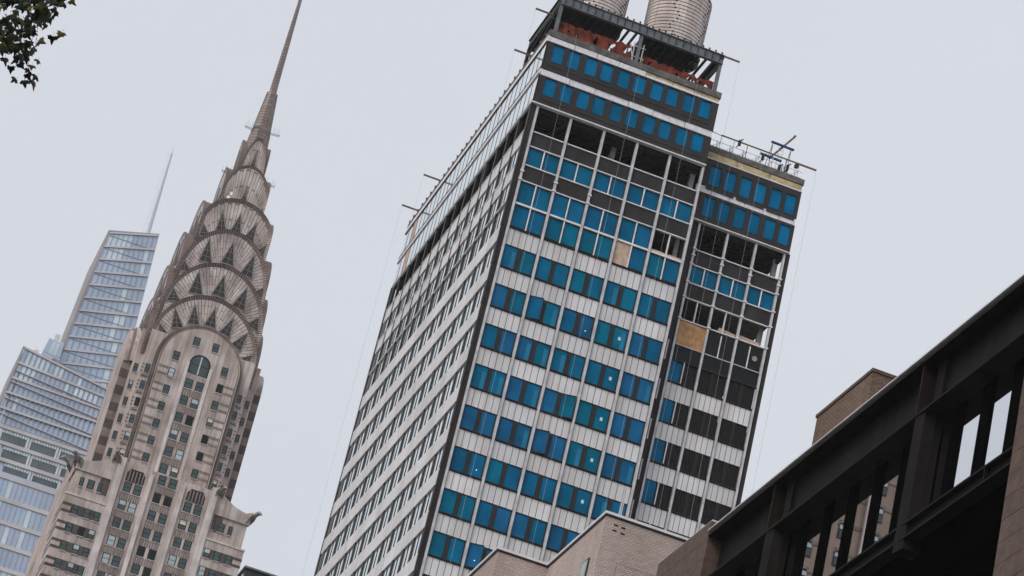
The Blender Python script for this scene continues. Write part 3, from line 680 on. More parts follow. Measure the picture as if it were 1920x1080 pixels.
def tri_win(bw, h):
    """triangular crown window: dark glass, steel frame, a few glazing bars"""
    a = MB(); a.prism([(-bw, 0), (bw, 0), (0, h)], 'y', -.05, .2, 0)
    def bar(p, q, wd, y0=-.16, y1=-.05):
        d = Vector((q[0]-p[0], q[1]-p[1])).normalized(); nrm = Vector((-d.y, d.x))*wd
        a.prism([(p[0]+nrm.x, p[1]+nrm.y), (q[0]+nrm.x, q[1]+nrm.y), (q[0]-nrm.x, q[1]-nrm.y), (p[0]-nrm.x, p[1]-nrm.y)], 'y', y0, y1, 1)
    bar((-bw, 0), (0, h), .11); bar((bw, 0), (0, h), .11); bar((-bw, 0), (bw, 0), .10)
    for f in (.25, .5): bar((-bw*(1-f), h*f), (bw*(1-f), h*f), .04, -.1, -.04)
    bar((0, 0), (0, h*.7), .04, -.1, -.04)
    return a
# shaft: crossing arched stone bays
W1, D1, ZC1 = 7.7, 14.0, 235.6
for ax, sgn in (('y', 1), ('x', 1)):
    MB().prism(arch(W1, 8.0, ZC1, 150, 30), ax, -D1, D1).build('stone_bay', 'stone', A)
MB().box(-10.7, 10.7, -12.2, 12.2, 150, 241).box(-12.2, 12.2, -10.7, 10.7, 150, 240.99).build('corner_shaft', 'stone', A)
# stone arch mouldings
for sw in (0, 1):
    for q in range(3):
        a = rim(W1+.25+q*.42, 8.25+q*.42, ZC1, ZC1-1 if sw else 212, -D1+.5+q*.55, .5, .35, .12)
        if sw: swap(a)
        a.build('arch_moulding', 'stone' if q != 1 else 'stone_band', A)
TIERS = [  # w, h, spring, bottom, depth, power
    (10.75, 12.2, 239.7, 236.0, 11.4, 2.0, 9), (10.35, 12.9, 246.9, 240, 10.4, 2.0, 7), (9.1, 12.6, 255.6, 247, 9.2, 2.0, 7),
    (7.25, 6.6, 269.6, 254, 7.4, 2.0, 5), (4.6, 7.2, 278.5, 262, 4.75, 2.0, 3), (2.5, 10.0, 283.3, 272, 3.0, 2.0, 1)]
prev = (W1+1.0, 9.0, ZC1)
for ti, (w_, h_, zc, zb, d_, p_, nw) in enumerate(TIERS):
    tier = thing('crown_tier', 'x', 'x'); del tier['label']; del tier['category']; tier.parent = A
    for sw in (0, 1):
        f = vault_face(w_, h_, zc, zb, -d_, None, p_, drop=(0, 0, 0, 9, 9, 7)[ti]); t_ = vault_top(w_, h_, zc, zb, d_, p_); r_ = rim(w_, h_, zc, zb, -d_, (.45 if ti < 4 else .3)*(.35 if sw else 1), .6 if ti < 4 else .4, .12, p_)
        if sw: swap(f); swap(t_); swap(r_)
        f.build('sheet_face', 'crown_steel', tier); t_.build('vault_roof', 'crown_ribbed', tier); r_.build('arch_rim', 'crown_ribbed', tier)
        g = vault_face(w_, h_, zc, zb, d_, None, p_)
        if sw: swap(g)
        g.build('sheet_face', 'crown_steel', tier)
        # windows stand on the arch of the tier below
        pw, ph, pz = prev
        for k in range(nw):
            span = 82 if ti == 0 else (70 if ti < 3 else (68 if ti == 3 else 46))
            ang = math.radians(0 if nw == 1 else -span+2*span*k/(nw-1))
            bx = (pw+.5)*math.sin(ang); bz = pz+(ph+1.0)*math.cos(ang)
            tx = (w_-.2)*math.sin(ang*.93); tz = max(zc+(h_-1.5)*math.cos(ang*.93), bz+2.2) if ti > 2 else zc+(h_-1.5)*math.cos(ang*.93)
            ln = math.hypot(tx-bx, tz-bz); ln = min(ln*.92, 5.4); dirang = math.atan2(tx-bx, tz-bz)*.55+ang*.45
            if abs(bx)+1.3 > w_: bx = math.copysign(w_-1.3, bx)
            while ln > 1.0:
                ex, ez = bx+ln*math.sin(dirang), bz+ln*math.cos(dirang)
                if (ex/w_)**2+(max(0, ez-zc)/h_)**2 < .90: break
                ln -= .15
            if ti > 2:
                bx = 0 if nw == 1 else (-.80+1.6*k/(nw-1))*w_; bz = pz+ph*math.sqrt(max(0, 1-(bx/max(pw, w_+.2))**2))+(.7 if ti == 3 else .5)
                dirang = .42*bx/w_; ln = {3: 4.6, 4: 4.4, 5: 4.5}[ti]
                while ln > 1.2:
                    ex, ez = bx+ln*math.sin(dirang), bz+ln*math.cos(dirang)
                    if (ex/w_)**2+(max(0, ez-zc)/h_)**2 < .86: break
                    ln -= .15
            bw = {0: 1.25, 1: 1.45, 2: 1.35, 3: 1.1, 4: .75, 5: .6}[ti]
            if sw == 0: inst('window', tri_win(bw, ln).mesh('window', ['crown_glass', 'crown_win_frame']), tier, (bx, -d_-.02, bz), (0, dirang, 0))
            else:
                o = inst('window', tri_win(bw, ln).mesh('window', ['crown_glass', 'crown_win_frame']), tier, (-d_-.02, -bx, bz), (0, 0, 0))
                o.matrix_basis = Matrix.Translation((-d_-.02, -bx, bz)) @ Matrix.Rotation(math.radians(-90), 4, 'Z') @ Matrix.Rotation(dirang, 4, 'Y')
    prev = (w_, h_, zc)
# pointed cap and needle
a = MB()
for s in range(4):
    pass
prof = [(2.75, 284), (2.55, 290), (2.2, 295.5), (1.8, 299), (1.42, 302.2), (.84, 306.5)]
for k in range(len(prof)-1):
    (r0, z0), (r1, z1) = prof[k], prof[k+1]
    for c in range(8):
        def P8(r, c): t = math.pi/8+c*math.pi/4; q = r*(1.0 if c % 2 else 1.0); return (q*math.cos(t), q*math.sin(t))
        p, q = P8(r0, c), P8(r0, c+1); p1, q1 = P8(r1, c), P8(r1, c+1)
        a.face([(*p, z0), (*q, z0), (*q1, z1), (*p1, z1)])
for c in range(4):
    t = c*math.pi/2
    a.beam((2.25*math.cos(t), 2.25*math.sin(t), 290), (.85*math.cos(t), .85*math.sin(t), 306), .6, .5)
a.build('spire_base', 'spire_steel', A)
a = MB(); prof = [(1.0, 296), (.80, 305), (.34, 331), (.05, 348)]
for k in range(3):
    (r0, z0), (r1, z1) = prof[k], prof[k+1]
    for c in range(6):
        t0, t1 = c*math.pi/3, (c+1)*math.pi/3
        a.face([(r0*math.cos(t0), r0*math.sin(t0), z0), (r0*math.cos(t1), r0*math.sin(t1), z0), (r1*math.cos(t1), r1*math.sin(t1), z1), (r1*math.cos(t0), r1*math.sin(t0), z1)])
a.build('needle', 'spire_steel', A)
for x, z, s in ((-3.0, 284.5, -1), (3.2, 285, 1), (-1.7, 296, -1), (1.8, 296.5, 1)):
    L_ = 2.6 if abs(x) > 2.5 else 2.0
    a = MB(); a.beam((0, 0, 0), (s*L_, -.3, 0), .09, .09); a.beam((0, .0, -.35), (s*L_, -.3, -.3), .07, .07)
    for k in range(4): a.tube((s*L_*(.3+.22*k), -.2, -.3), (s*L_*(.3+.22*k), -.2, .9 if k % 2 else 1.6), .03, n=4)
    a.build('antenna_boom', 'steel_dark', A, (x, -1.0, z))
MB().box(-3.4, -2.8, -4.9, -4.5, 276.6, 277.6).box(-3.0, -2.5, -4.9, -4.5, 277.9, 278.6).build('roof_lamp', 'lamp_white', A)

# --- windows
def sash(w, h, up='win_glass', lo='win_glass', third=None):
    a = MB(); f = .16
    a.box(-w/2, w/2, -.02, .1, 0, h, 0); a.box(-w/2+f, w/2-f, -.06, .05, f, h/2-.05, 1); a.box(-w/2+f, w/2-f, -.09, .05, h/2+.05, h-f, 2)
    if third: a.box(-w/2+f+.05, w/2-f-.05, -.11, .05, h*.56, h*.66, 3)
    a.box(-w/2-.07, w/2+.07, -.18, .05, -.12, 0, 4)
    return a.mesh('window', ['win_frame_black', lo, up, third or lo, 'stone_pale'])
def sashes(w, h): return [sash(w, h), sash(w, h), sash(w, h), sash(w, h, 'win_blind', 'win_glass'), sash(w, h, 'win_blind', 'win_blind'), sash(w, h, 'win_dark', 'win_dark'), sash(w, h, 'win_blind', 'win_glass', 'win_lit')]
SA = sashes(1.35, 2.1); SB = sashes(1.5, 2.1); SN = sashes(.8, 1.9); SC = sashes(1.3, 1.95)
wr = random.Random(11)
def win(pool, x, y, z, side=0, kind=None):
    k = kind if kind is not None else wr.choices(range(7), (5, 5, 5, 2, 1, .5, .4))[0]
    o = inst('window', pool[k], A, (x, y, z))
    if side: o.rotation_euler = (0, 0, math.radians(-90))
    return o
RH = 3.68
rows = [236.4-RH*k for k in range(7)]
for k, z in enumerate(rows):
    for s in (-1, 1): win(SC, s*4.95, -D1, z-1.0, kind=(5 if (s == 1 and k in (1, 4, 5)) else None))
    if k > 0 and z > 212.5:
        win(SC, -9.25, -12.2, z-1.0); win(SC, 9.25, -12.2, z-1.0)
        win(SN, -W1, -13.1, z-1.0, 1); win(SN, -11.5, -10.7, z-1.0)
        win(SN, 11.4, -10.7, z-1.0)
        # dark brick bands beside the single windows
        for s in (-1, 1):
            x0, x1 = (-7.64, -5.75) if s < 0 else (5.75, 7.64)
            for q in (-.95, .5): MB().box(x0, x1, -D1-.05, -D1+.1, z+q, z+q+.5).build('brick_band', 'stone_band', A)
        for s in (-1, 1):
            a = MB(); xx = s*9.25
            a.beam((xx-1.0, -12.3, z-1.9), (xx+1.0, -12.3, z-1.45), .16, .12); a.beam((xx-1.0, -12.3, z-1.45), (xx+1.0, -12.3, z-1.9), .16, .12)
            for q in range(3): a.box(xx-1.35 if s < 0 else xx+.95, xx-.95 if s < 0 else xx+1.35, -12.3, -12.2, z-.9+q*.75, z-.7+q*.75)
            a.build('fret_trim', 'stone_band', A)
    if z > 213:
        for s in (-1, 1):
            MB().box(s*12.45-1.5, s*12.45+1.5, -W1-.10, -W1+.1, z-1.6, z+.25).build('dark_brick_band', 'stone_dark', A)
MB().box(-13.95, -10.95, -W1-.06, -W1+.1, 207, 236).build('corner_pier_face', 'stone_band', A); MB().box(10.95, 13.95, -W1-.06, -W1+.1, 207, 236).build('corner_pier_face', 'stone_band', A)
for k in range(2): win(SC, (-1.9, 2.0)[k], -D1, 239.6)
# round-headed window at the head of the middle column
a = MB(); a.prism(arch(1.75, 1.75, 236.1, 234.0, 16), 'y', -D1-.06, -D1+.1, 1)
a.prism(arch(2.1, 2.1, 236.1, 233.9, 16), 'y', -D1-.03, -D1+.05, 0); a.box(-.12, .12, -D1-.14, -D1, 233.9, 237.8, 2)
a.box(-1.7, 1.7, -D1-.1, -D1, 235.85, 235.95, 0); a.build('arched_window', ['win_frame_black', 'win_glass', 'stone_pale'], A)
for z in [230.6-RH*k for k in range(20)]:
    for s in (-1, 1):
        if z > 211: yy = -D1
        else: yy = -17.3
        if z > 170: win(SB, s*1.08, yy, z, kind=(5 if abs(z-(230.6-RH*7)) < .1 or abs(z-(230.6-RH*10)) < .1 else None))
    if z > 170:
        yy = -D1 if z > 211 else -17.3
        a = MB()
        for q in range(8): a.box(-1.85+q*.48, -1.85+q*.48+.24, yy-.10, yy+.05, z-1.50, z-.16)
        a.build('fluted_spandrel', 'stone_band', A)
for s in (-1, 1):
    MB().box(s*2.35-.3, s*2.35+.3, -D1-.16, -D1+.05, 212, 236.0).build('pilaster', 'stone_pale', A)
# lower block with the eagles
MB().box(-17.0, 17.0, -17.0, 17.0, 100, 208.0).box(-10.3, 10.3, -17.3, 17.3, 100, 210.9).box(-17.3, 17.3, -10.3, 10.3, 100, 210.8).build('lower_block', 'stone', A)
MB().box(-17.65, -9.9, -17.6, -9, 100, 201.3).box(9.9, 17.65, -17.6, -9, 100, 201.3).box(-17.6, -9.9, 9, 17.6, 100, 201.3).build('corner_mass', 'stone', A)
for s in (-1, 1):
    MB().box(min(s*17.75, s*9.85), max(s*17.75, s*9.85), -17.75, -16.9, 201.1, 201.45).build('ledge', 'stone_pale', A)
    MB().box(min(s*3.55, s*2.75), max(s*3.55, s*2.75), -17.7, -17.2, 100, 210.0).build('pilaster', 'stone_pale', A)
    MB().box(min(s*9.9, s*8.6), max(s*9.9, s*8.6), -17.85, -17.2, 100, 211.5).build('pilaster', 'stone_pale', A)
    # parapet sweeping up from the corner to the inner eagle
    pts = [(s*17.3, 206.5), (s*17.3, 208.6)]+[(s*(17.3-7.6*t), 208.6+3.4*t**2.2) for t in [k/10 for k in range(1, 11)]]+[(s*9.7, 206.5)]
    MB().prism(pts, 'y', -17.35, -16.4).build('swept_parapet', 'stone', A)
MB().prism([(-17.3, 206.5), (-17.3, 208.6)]+[(-17.3+7.6*t, 208.6+3.4*t**2.2) for t in [k/10 for k in range(1, 11)]]+[(0, 212), (0, 206.5)], 'x', -17.35, -16.4).build('swept_parapet', 'stone', A)
# blind arches beside the upper corner windows
for s in (-1, 1):
    a = MB(); a.prism(arch(1.2, 1.2, 205.7, 203.2, 12), 'y', -17.06, -16.9); a.build('blind_arch', 'stone_dark', A, (s*11.0, 0, 0))
    for x in (15.45, 13.65, 11.9): win(SN if x != 13.65 else SC, s*x+(.2 if s > 0 else 0)-(s*1.6 if s > 0 else 0), -17.05, 203.4)
    for k in range(10):
        z = 198.5-RH*k
        for x in (15.2, 12.85, 10.9): win(SC, s*x, -17.62, z-1.0)
        MB().box(min(s*10.3, s*16.0), max(s*10.3, s*16.0), -17.64, -17.5, z-1.0, z+.95).build('brick_band', 'stone_dark', A)
        x0, x1 = sorted((s*16.0, s*17.68))
        for q in (-.95, .42): MB().box(x0, x1, -17.64, -17.4, z+q, z+q+.53).build('brick_band', 'stone_dark', A)
        if s < 0:
            for q in (-.95, .42): MB().box(-17.68, -17.4, -17.6, -9.2, z+q, z+q+.53).build('brick_band', 'stone_dark', A)
    for k in range(11):
        z = 206.1-RH*k
        for x in (5.0, 7.0): win(SB, s*x, -17.3, z-1.05)
        a = MB()
        for q in range(9): a.box(s*6.0-1.95+q*.45, s*6.0-1.95+q*.45+.22, -17.4, -17.2, z-2.55, z-1.22)
        a.build('fluted_spandrel', 'stone_band', A)
    a = MB(); a.prism([(-1.75, 207.4), (1.75, 207.4), (1.75, 209.0), (1.2, 209.9), (-1.2, 209.9), (-1.75, 209.0)], 'y', -17.36, -17.2, 0)
    for q in range(5): a.box(-1.4+q*.65, -1.4+q*.65+.28, -17.5, -17.3, 207.4, 209.6, 1)
    a.build('grille', ['win_frame_black', 'stone_band'], A, (s*6.0, 0, 0))
def eagle(x, y, z, dx, dy, s=1.0):
    """eagle head on an outstretched neck with folded wings"""
    d = Vector((dx, dy, 0)).normalized(); a = MB(); side = Vector((-d.y, d.x, 0))
    secs = [(-.9, .1, 1.0, .9), (.2, .15, 1.05, 1.0), (1.2, .35, .85, .85), (2.0, .75, .62, .68), (2.6, 1.05, .60, .62), (3.15, 1.0, .45, .42), (3.6, .75, .22, .22), (3.75, .45, .06, .10)]
    n = 10; i0 = 0
    for (l, u, rw, rh) in secs:
        for k in range(n):
            t = 2*math.pi*k/n; p = d*l + side*(rw*math.cos(t)) + Vector((0, 0, u+rh*math.sin(t))); a.v.append(tuple(p*s))
    for q in range(len(secs)-1):
        for k in range(n):
            j = (k+1) % n; a.f.append((q*n+k, q*n+j, (q+1)*n+j, (q+1)*n+k)); a.m.append(0); a.uv.append(None)
    for sg in (-1, 1):
        b = [d*(-.6)+side*sg*1.0, d*1.5+side*sg*.8+Vector((0,0,.5)), d*.9+side*sg*.95+Vector((0,0,-.8)), d*-.2+side*sg*.8+Vector((0,0,-2.2)), d*-.9+side*sg*.9+Vector((0,0,-1.2))]
        c = [p+side*sg*.22 for p in b]
        a.face([tuple(p*s) for p in b]); a.face([tuple(p*s) for p in reversed(c)])
        for k in range(5): j = (k+1) % 5; a.face([tuple(p*s) for p in (b[k], b[j], c[j], c[k])])
    a.build('eagle_gargoyle', 'gargoyle', A, (x, y, z), smooth=False)
eagle(-17.0, -17.0, 208.3, -1, -1, .72); eagle(17.0, -17.0, 208.3, 1, -1, .72); eagle(-10.2, -17.3, 210.8, -.35, -1, .72); eagle(10.0, -17.3, 210.8, .35, -1, .72); eagle(-17.4, -9.5, 210.0, -1, -.2, .72)

# ------------------------------------------------------------------ glass tower behind
OY = 780.0
G = thing('glass_tower', 'pale blue glass skyscraper with slanted bands, tapering behind the stone tower', 'skyscraper', (0, OY, 0))
def ovface(xl, xr, levels, y, cols, glasspick, bandh=.8, mulw=.13, name='pane'):
    """levels: list of (zl, zr) from the top down; xl, xr: functions of z"""
    for k in range(len(levels)-1):
        (a0, a1), (b0, b1) = levels[k], levels[k+1]
        def pt(u, zl, zr):
            z = zl+(zr-zl)*u; return xl(z)+(xr(z)-xl(z))*u, z
        for c in range(cols):
            u0, u1 = c/cols, (c+1)/cols; g = .006
            q = [pt(u0+g, b0, b1), pt(u1-g, b0, b1), pt(u1-g, a0-bandh, a1-bandh), pt(u0+g, a0-bandh, a1-bandh)]
            MB().prism(q, 'y', y, y+.15).build(name, glasspick(k, c), G)
        q = [pt(0, a0-bandh, a1-bandh), pt(1, a0-bandh, a1-bandh), pt(1, a0, a1), pt(0, a0, a1)]
        MB().prism(q, 'y', y-.45, y+.2).build('spandrel_band', 'ov_terracotta', G)
    (t0, t1), (b0, b1) = levels[0], levels[-1]
    for c in range(cols+1):
        u = c/cols; zt_, zb_ = t0+(t1-t0)*u, b0+(b1-b0)*u
        MB().beam((xl(zb_)+(xr(zb_)-xl(zb_))*u, y-.12, zb_), (xl(zt_)+(xr(zt_)-xl(zt_))*u, y-.12, zt_), mulw, .2).build('mullion', 'ov_mullion', G)
def xl1(z): return 54.66+(374.6-z)*-.058
def xr1(z): return 68.3+(378.8-z)*.047
lv = [(374.9-i*4.28-(.3 if i else 0), 379.1-i*4.28-(.3 if i else 0)) for i in range(15)]
gr = random.Random(5)
def pick1(k, c):
    if k == 0: return 'ov_glass_pale' if c < 5 or gr.random() < .3 else 'ov_glass'
    if k == 1: return 'ov_glass_pale' if c in (1, 2, 3, 8) else 'ov_glass'
    if k == 2: return 'ov_glass_pale' if c == 8 else 'ov_glass'
    if c in (6, 7) and k > 3: return 'ov_glass_pale' if gr.random() < .75 else 'ov_glass'
    return 'ov_glass' if gr.random() < .8 else 'ov_glass_violet'
ovface(xl1, xr1, lv, 0, 10, pick1, .55)
for i in range(14):       # floor edges seen through the glass
    z = 374.2-i*4.28
    MB().beam((xl1(z)+.3, -.13, z-.3), (xr1(z)-.6, -.13, z-.15), .1, .13).build('floor_edge', 'ov_mullion', G)
MB().prism([(xl1(374.6)+.2, 374.3), (xr1(378.8)-.2, 378.5), (xr1(300)-.2, 300), (xl1(300)+.2, 300)], 'y', .2, 34).build('tower_body', 'ov_glass', G)
MB().prism([(xl1(375)-.5, 375.0), (xl1(375)+.15, 375.0), (xl1(300)+.15, 300), (xl1(300)-.5, 300)], 'y', -.3, 30).build('side_wall', 'ov_side', G)
MB().prism([(xl1(375)-.4, 374.9), (xr1(379)+.1, 379.1), (xr1(379)+.1, 379.45), (xl1(375)-.4, 375.25)], 'y', -.4, .5).build('roof_edge', 'ov_mullion', G)
# lower mass in front
YL = -6.0
k_ = (OY+YL)/OY
def xl2(z): return 41.6+(330-z)*-.072
def xr2(z): return 78.0
lv = [(330.2, 324.5), (325.4, 323.2), (320.6, 319.8), (316.0, 316.0), (311.2, 311.2), (306.6, 306.6)]
def pick2(k, c):
    if k == 0: return 'ov_glass_pale' if c < 13 and gr.random() < .8 else 'ov_glass'
    if k == 1: return 'ov_glass_pale' if (c in (1, 2, 3)) or (c > 9 and gr.random() < .7) else 'ov_glass_violet'
    return 'ov_glass_violet' if gr.random() < .75 else ('ov_glass' if gr.random() < .8 else 'ov_glass_pale')
ovface(xl2, xr2, lv, YL, 26, pick2, .6)
for z, dz in ((319.0, -3.4), (314.0, -3.4), (309.2, -3.4), (322.6, -3.4)):
    MB().beam((xl2(z)+.2, YL-.35, z), (xr2(z), YL-.35, z+dz), .5, .17).build('slanted_band', 'ov_terracotta', G)
dsh = MB()
for z in (315.2, 310.4):
    for c in range(26): x = xl2(z)+.5+c*1.4; dsh.box(x, x+.7, YL-.52, YL-.45, z-.2, z+.1)
stuff(dsh.build('vent_slots', 'win_frame_black', G))
MB().prism([(xl2(330)+.2, 329.6), (78, 324), (78, 250), (47.4, 250)], 'y', YL+.2, 30).build('lower_body', 'ov_glass_violet', G)
MB().prism([(xl2(330)-.45, 330.2), (xl2(330)+.1, 330.2), (xl2(250)+.1, 250), (xl2(250)-.45, 250)], 'y', YL-.3, 24).build('side_wall', 'ov_side', G)
# terrace storeys with deep dark glazing, then banded storeys
zt = 306.2
for r_ in range(3):
    z1 = zt-r_*4.6; z0_ = z1-4.6
    MB().box(40, 78, YL-.6, YL+.2, z1-1.0, z1).build('spandrel_band', 'ov_terracotta', G)
    for c in range(4):
        x = 43.0+c*8.4+r_*1.6
        MB().box(x, x+7.0, YL+.02, YL+.19, z0_+.1, z1-1.05).build('terrace_window', 'ov_glass_grey', G)
        for q in range(9): MB().box(x+.05+q*.78, x+.68+q*.78, YL-.14, YL-.02, z1-2.0, z1-1.05).build('pane', 'ov_glass_pale' if q % 3 else 'ov_white', G)
        MB().box(x+7.05, x+7.6, YL-.3, YL+.19, z0_, z1-1.0).box(x+7.95, x+8.35, YL-.3, YL+.19, z0_, z1-1.0).build('terrace_post', 'ov_white', G)
z1 = zt-3*4.6
for r_ in range(7):
    MB().box(42, 78, YL-.9, YL-.3, z1-1.1, z1).build('spandrel_band', 'ov_terracotta', G)
    mm = MB()
    for c in range(24):
        x = 43+c*1.42
        MB().box(x+.05, x+1.37, YL-.55, YL-.4, z1-6.3, z1-1.1).build('pane', 'ov_glass_pale' if gr.random() < .12 else ('ov_glass' if gr.random() < .6 else 'ov_glass_violet'), G)
        if r_ == 0: MB().box(x-.05, x+.05, YL-.7, YL-.4, z1-44, z1-1.1).build('mullion', 'ov_mullion', G)
    z1 -= 6.3
MB().box(44, 78, YL-.38, 30, 0, zt-13).build('base_body', 'ov_glass_violet', G)
# small stepped block and plant between the two masses
q = [(46.6, 330.4), (52.2, 329.0), (52.0, 336.5), (47.6, 337.1)]
MB().prism(q, 'y', -1.5, 12).build('stepped_block', 'ov_glass_violet', G)
for c in range(4):
    u0, u1 = c/4+.02, (c+1)/4-.02
    def bp_(u, v): x0 = 46.75+(47.7-46.75)*v; x1 = 52.1-.05*v; return (x0+(x1-x0)*u, 330.9+v*5.6-u*.4)
    MB().prism([bp_(u0, .32), bp_(u1, .32), bp_(u1, 1), bp_(u0, 1)], 'y', -1.62, -1.4).build('pane', 'ov_glass_pale' if c in (1, 2) else 'ov_glass', G)
MB().box(49.2, 50.6, 2, 4, 336, 340.5).box(50.9, 53.2, 2, 6, 334, 338.6).build('roof_plant', 'ov_white', G)
MB().beam((50, YL+1, 330.0), (58.5, YL+1, 326.4), 1.2, .7).box(54.5, 57.5, YL+1.2, YL+3, 326.5, 328.4).build('roof_plant', 'ov_side', G)
MB().box(44.5, 45.8, -4.5, -3, 328, 331.2).build('roof_plant', 'ov_white', G)
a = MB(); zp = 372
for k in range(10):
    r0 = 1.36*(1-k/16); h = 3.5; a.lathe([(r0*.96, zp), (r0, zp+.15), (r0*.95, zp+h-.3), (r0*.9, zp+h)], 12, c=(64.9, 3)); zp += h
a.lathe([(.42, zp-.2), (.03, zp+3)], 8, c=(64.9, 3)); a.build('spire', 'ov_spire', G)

# ------------------------------------------------------------------ dark slab far behind, between the two towers
D = thing('dark_office_block', 'dark grey office block with banded storeys peeping up between the two towers', 'building', (45.7, 300, 0))
MB().box(.0, 22, 0, 30, 0, 113.0).build('wall', 'slab_dark', D)
for z in (111.9, 108.6, 105.3): MB().box(-.02, 22, -.12, .05, z, z+.18).build('band', 'steel_grey', D)
MB().box(-.15, -.02, .3, 30, 60, 112.4).build('side_glazing', 'slab_glass', D)
MB().box(-.25, 22.2, -.25, 30, 113.0, 113.2).build('roof_edge', 'steel_grey', D)

# ------------------------------------------------------------------ taupe brick block
K = thing('brick_apartment_block', 'taupe brick building with a white coping stepping down in front of the office tower', 'building', (33.37, 120, 0))
ZT = 54.16
MB().box(0, 16, 0, 30, 0, ZT-.16).box(-2.55, -.003, 8.1, 30, 0, ZT-.165).build('wall', 'brick_taupe', K)
cp = MB()
cp.box(-.10, 16, -.10, .30, ZT-.12, ZT).box(-.10, .30, .30, 8.0, ZT-.12, ZT).box(-2.65, .30, 8.0, 8.4, ZT-.12, ZT).box(-2.65, -2.25, 8.4, 30, ZT-.12, ZT)
cp.build('coping', 'coping_white', K)
cp = MB(); cp.box(-.04, 16, -.04, .3, ZT-.2, ZT-.12).box(-.04, .2, .3, 8.06, ZT-.2, ZT-.12).box(-2.59, .2, 8.06, 8.4, ZT-.2, ZT-.12).box(-2.59, -2.3, 8.4, 30, ZT-.2, ZT-.12); cp.build('coping_drip', 'coping_under', K)
MB().box(.3, 16, .3, 29, ZT-.16, ZT-.14).build('roof', 'concrete', K)
for y0, y1, z0, z1 in ((1.15, 2.0, 50.6, 52.25), (4.0, 4.8, 50.6, 52.25), (1.15, 2.0, 47.2, 49.0)):
    wd = thing('window', 'x', 'x'); del wd['label']; del wd['category']; wd.parent = K
    MB().box(-.06, .05, y0, y1, z0, z1).build('frame', 'coping_under', wd); MB().box(-.09, -.05, y0+.12, y1-.12, z0+.1, z1-.1).build('pane', 'win_blind', wd)
for x, z in ((.42, 53.62), (.78, 53.60), (.40, 53.35), (.80, 53.32)): MB().box(x, x+.2, -.012, .05, z, z+.068).build('vent_hole', 'win_frame_black', K)
MB().box(.95, 16, -.008, .02, 40.0, 51.9).build('brick_patch', 'brick_patch', K)
MB().box(.90, 16, -.014, .02, 51.9, 51.93).box(.90, .95, -.014, .02, 40, 51.9).build('patch_edge', 'concrete_light', K)
o = MB().box(-.03, .03, -.03, .03, 0, 2.3).box(.07, .11, -.03, .03, 0, 2.3)
for k in range(14): o.box(-.03, .11, -.02, .02, .9+k*.1, .94+k*.1)
tag(o.build('roof_mast', 'mullion_grey', None, (33.37+1.0, 121.6, ZT-.14)), 'short grey lattice mast on the brick building roof', 'mast')

# ------------------------------------------------------------------ weathering steel office building on the right
H = thing('steel_framed_building', 'dark weathering steel building with deep girders and tall windows at lower right', 'building', (32, 0, 0))
ZTOP, ZG, ZS0, ZS1 = 46.1, 43.95, 39.45, 40.05
YE = 100.2
cols = (57.0, 69.3, 81.62, 93.95)
MB().box(3.2, 30, 60, YE, 0, ZTOP-.25).build('body', 'ford_inside', H)
MB().box(0, 3.3, 66, YE, ZTOP-.16, ZTOP).box(3.3, 30, 66, YE, ZTOP-.2, ZTOP-.02).build('roof_plate', 'corten', H)
MB().box(-.14, .02, 66, YE, ZTOP-.02, ZTOP+.03).build('top_flashing', 'mullion_grey', H)
edges = [66.0]+[c for c in cols if c > 66]+[YE]
for k in range(len(edges)-1):
    y0, y1 = edges[k]+.02, edges[k+1]-.02
    MB().box(.50, .56, y0, y1, ZG+.08, ZTOP-.16).build('girder_web', 'corten', H)
    MB().box(-.02, .90, y0, y1, ZG, ZG+.08).build('girder_flange', 'corten', H)
    MB().box(-.10, .66, y0, y1, ZTOP-.24, ZTOP-.165).build('girder_flange', 'corten', H)
    MB().box(.02, .5, y0, y1, ZS0, ZS0+.07).box(.22, .28, y0, y1, ZS0+.07, ZS1-.07).box(.02, .5, y0, y1, ZS1-.07, ZS1).build('sill_beam', 'corten', H)
    MB().box(.52, 1.0, y0, y1, ZS1-.08, ZS1-.01).build('sill_shelf', 'corten', H)
    ym = (y0+y1)/2
    MB().box(.04, .22, ym-.03, ym+.03, ZS0+.07, ZS1-.07).build('stiffener', 'corten', H)
for c in cols:
    if c < 66: continue
    MB().box(.02, .50, c-.05, c+.05, ZG+.08, ZTOP-.25).build('stiffener', 'corten_rust', H)
    MB().prism([(.0, c-.08), (.06, c-.70), (.40, c-.80), (.68, c-.75), (.68, c-.08)], 'z', ZS0-.32, ZG-.002).build('column', 'corten', H)
    MB().box(.36, .499, c-1.0, c-.4, ZG+.1, ZTOP-.26).build('column_head', 'corten', H)
# recessed glazing: wide black mullions, panes between
YW = [69.5, 71.6, 73.7, 75.84, 77.97, 80.1, 81.78, 83.88, 85.98, 88.1, 90.2, 92.3, 94.1, 96.2, 98.3]
GX = .72
for y in YW:
    if y+1.35 > YE: break
    wdw = thing('window', 'x', 'x'); del wdw['label']; del wdw['category']; wdw.parent = H
    MB().box(GX, GX+.04, y+.06, y+1.30, ZS1, ZG).build('pane', 'ford_glass', wdw)
    MB().box(GX-.03, GX+.12, y-.02, y+.05, ZS1, ZG).box(GX-.03, GX+.12, y+1.31, y+1.38, ZS1, ZG).build('frame', 'ford_inside', wdw)
    MB().box(GX-.05, GX+.3, y+1.38, y+2.08, ZS1, ZG-.01).build('mullion', 'ford_inside', H)
MB().box(.5, 3.2, 66, YE, ZS0+.10, ZS0+.3).build('sill_soffit', 'ford_inside', H)
MB().box(GX+.32, 3.2, 66, YE, ZS0+.3, 45.8).build('glazing_backing', 'ford_inside', H)
MB().box(.91, 3.2, 66, YE, ZG+.01, 45.0).build('soffit', 'ford_inside', H)
MB().box(2.4, 3.2, 66, YE, 0, ZS1-.3).build('lower_wall', 'ford_inside', H)
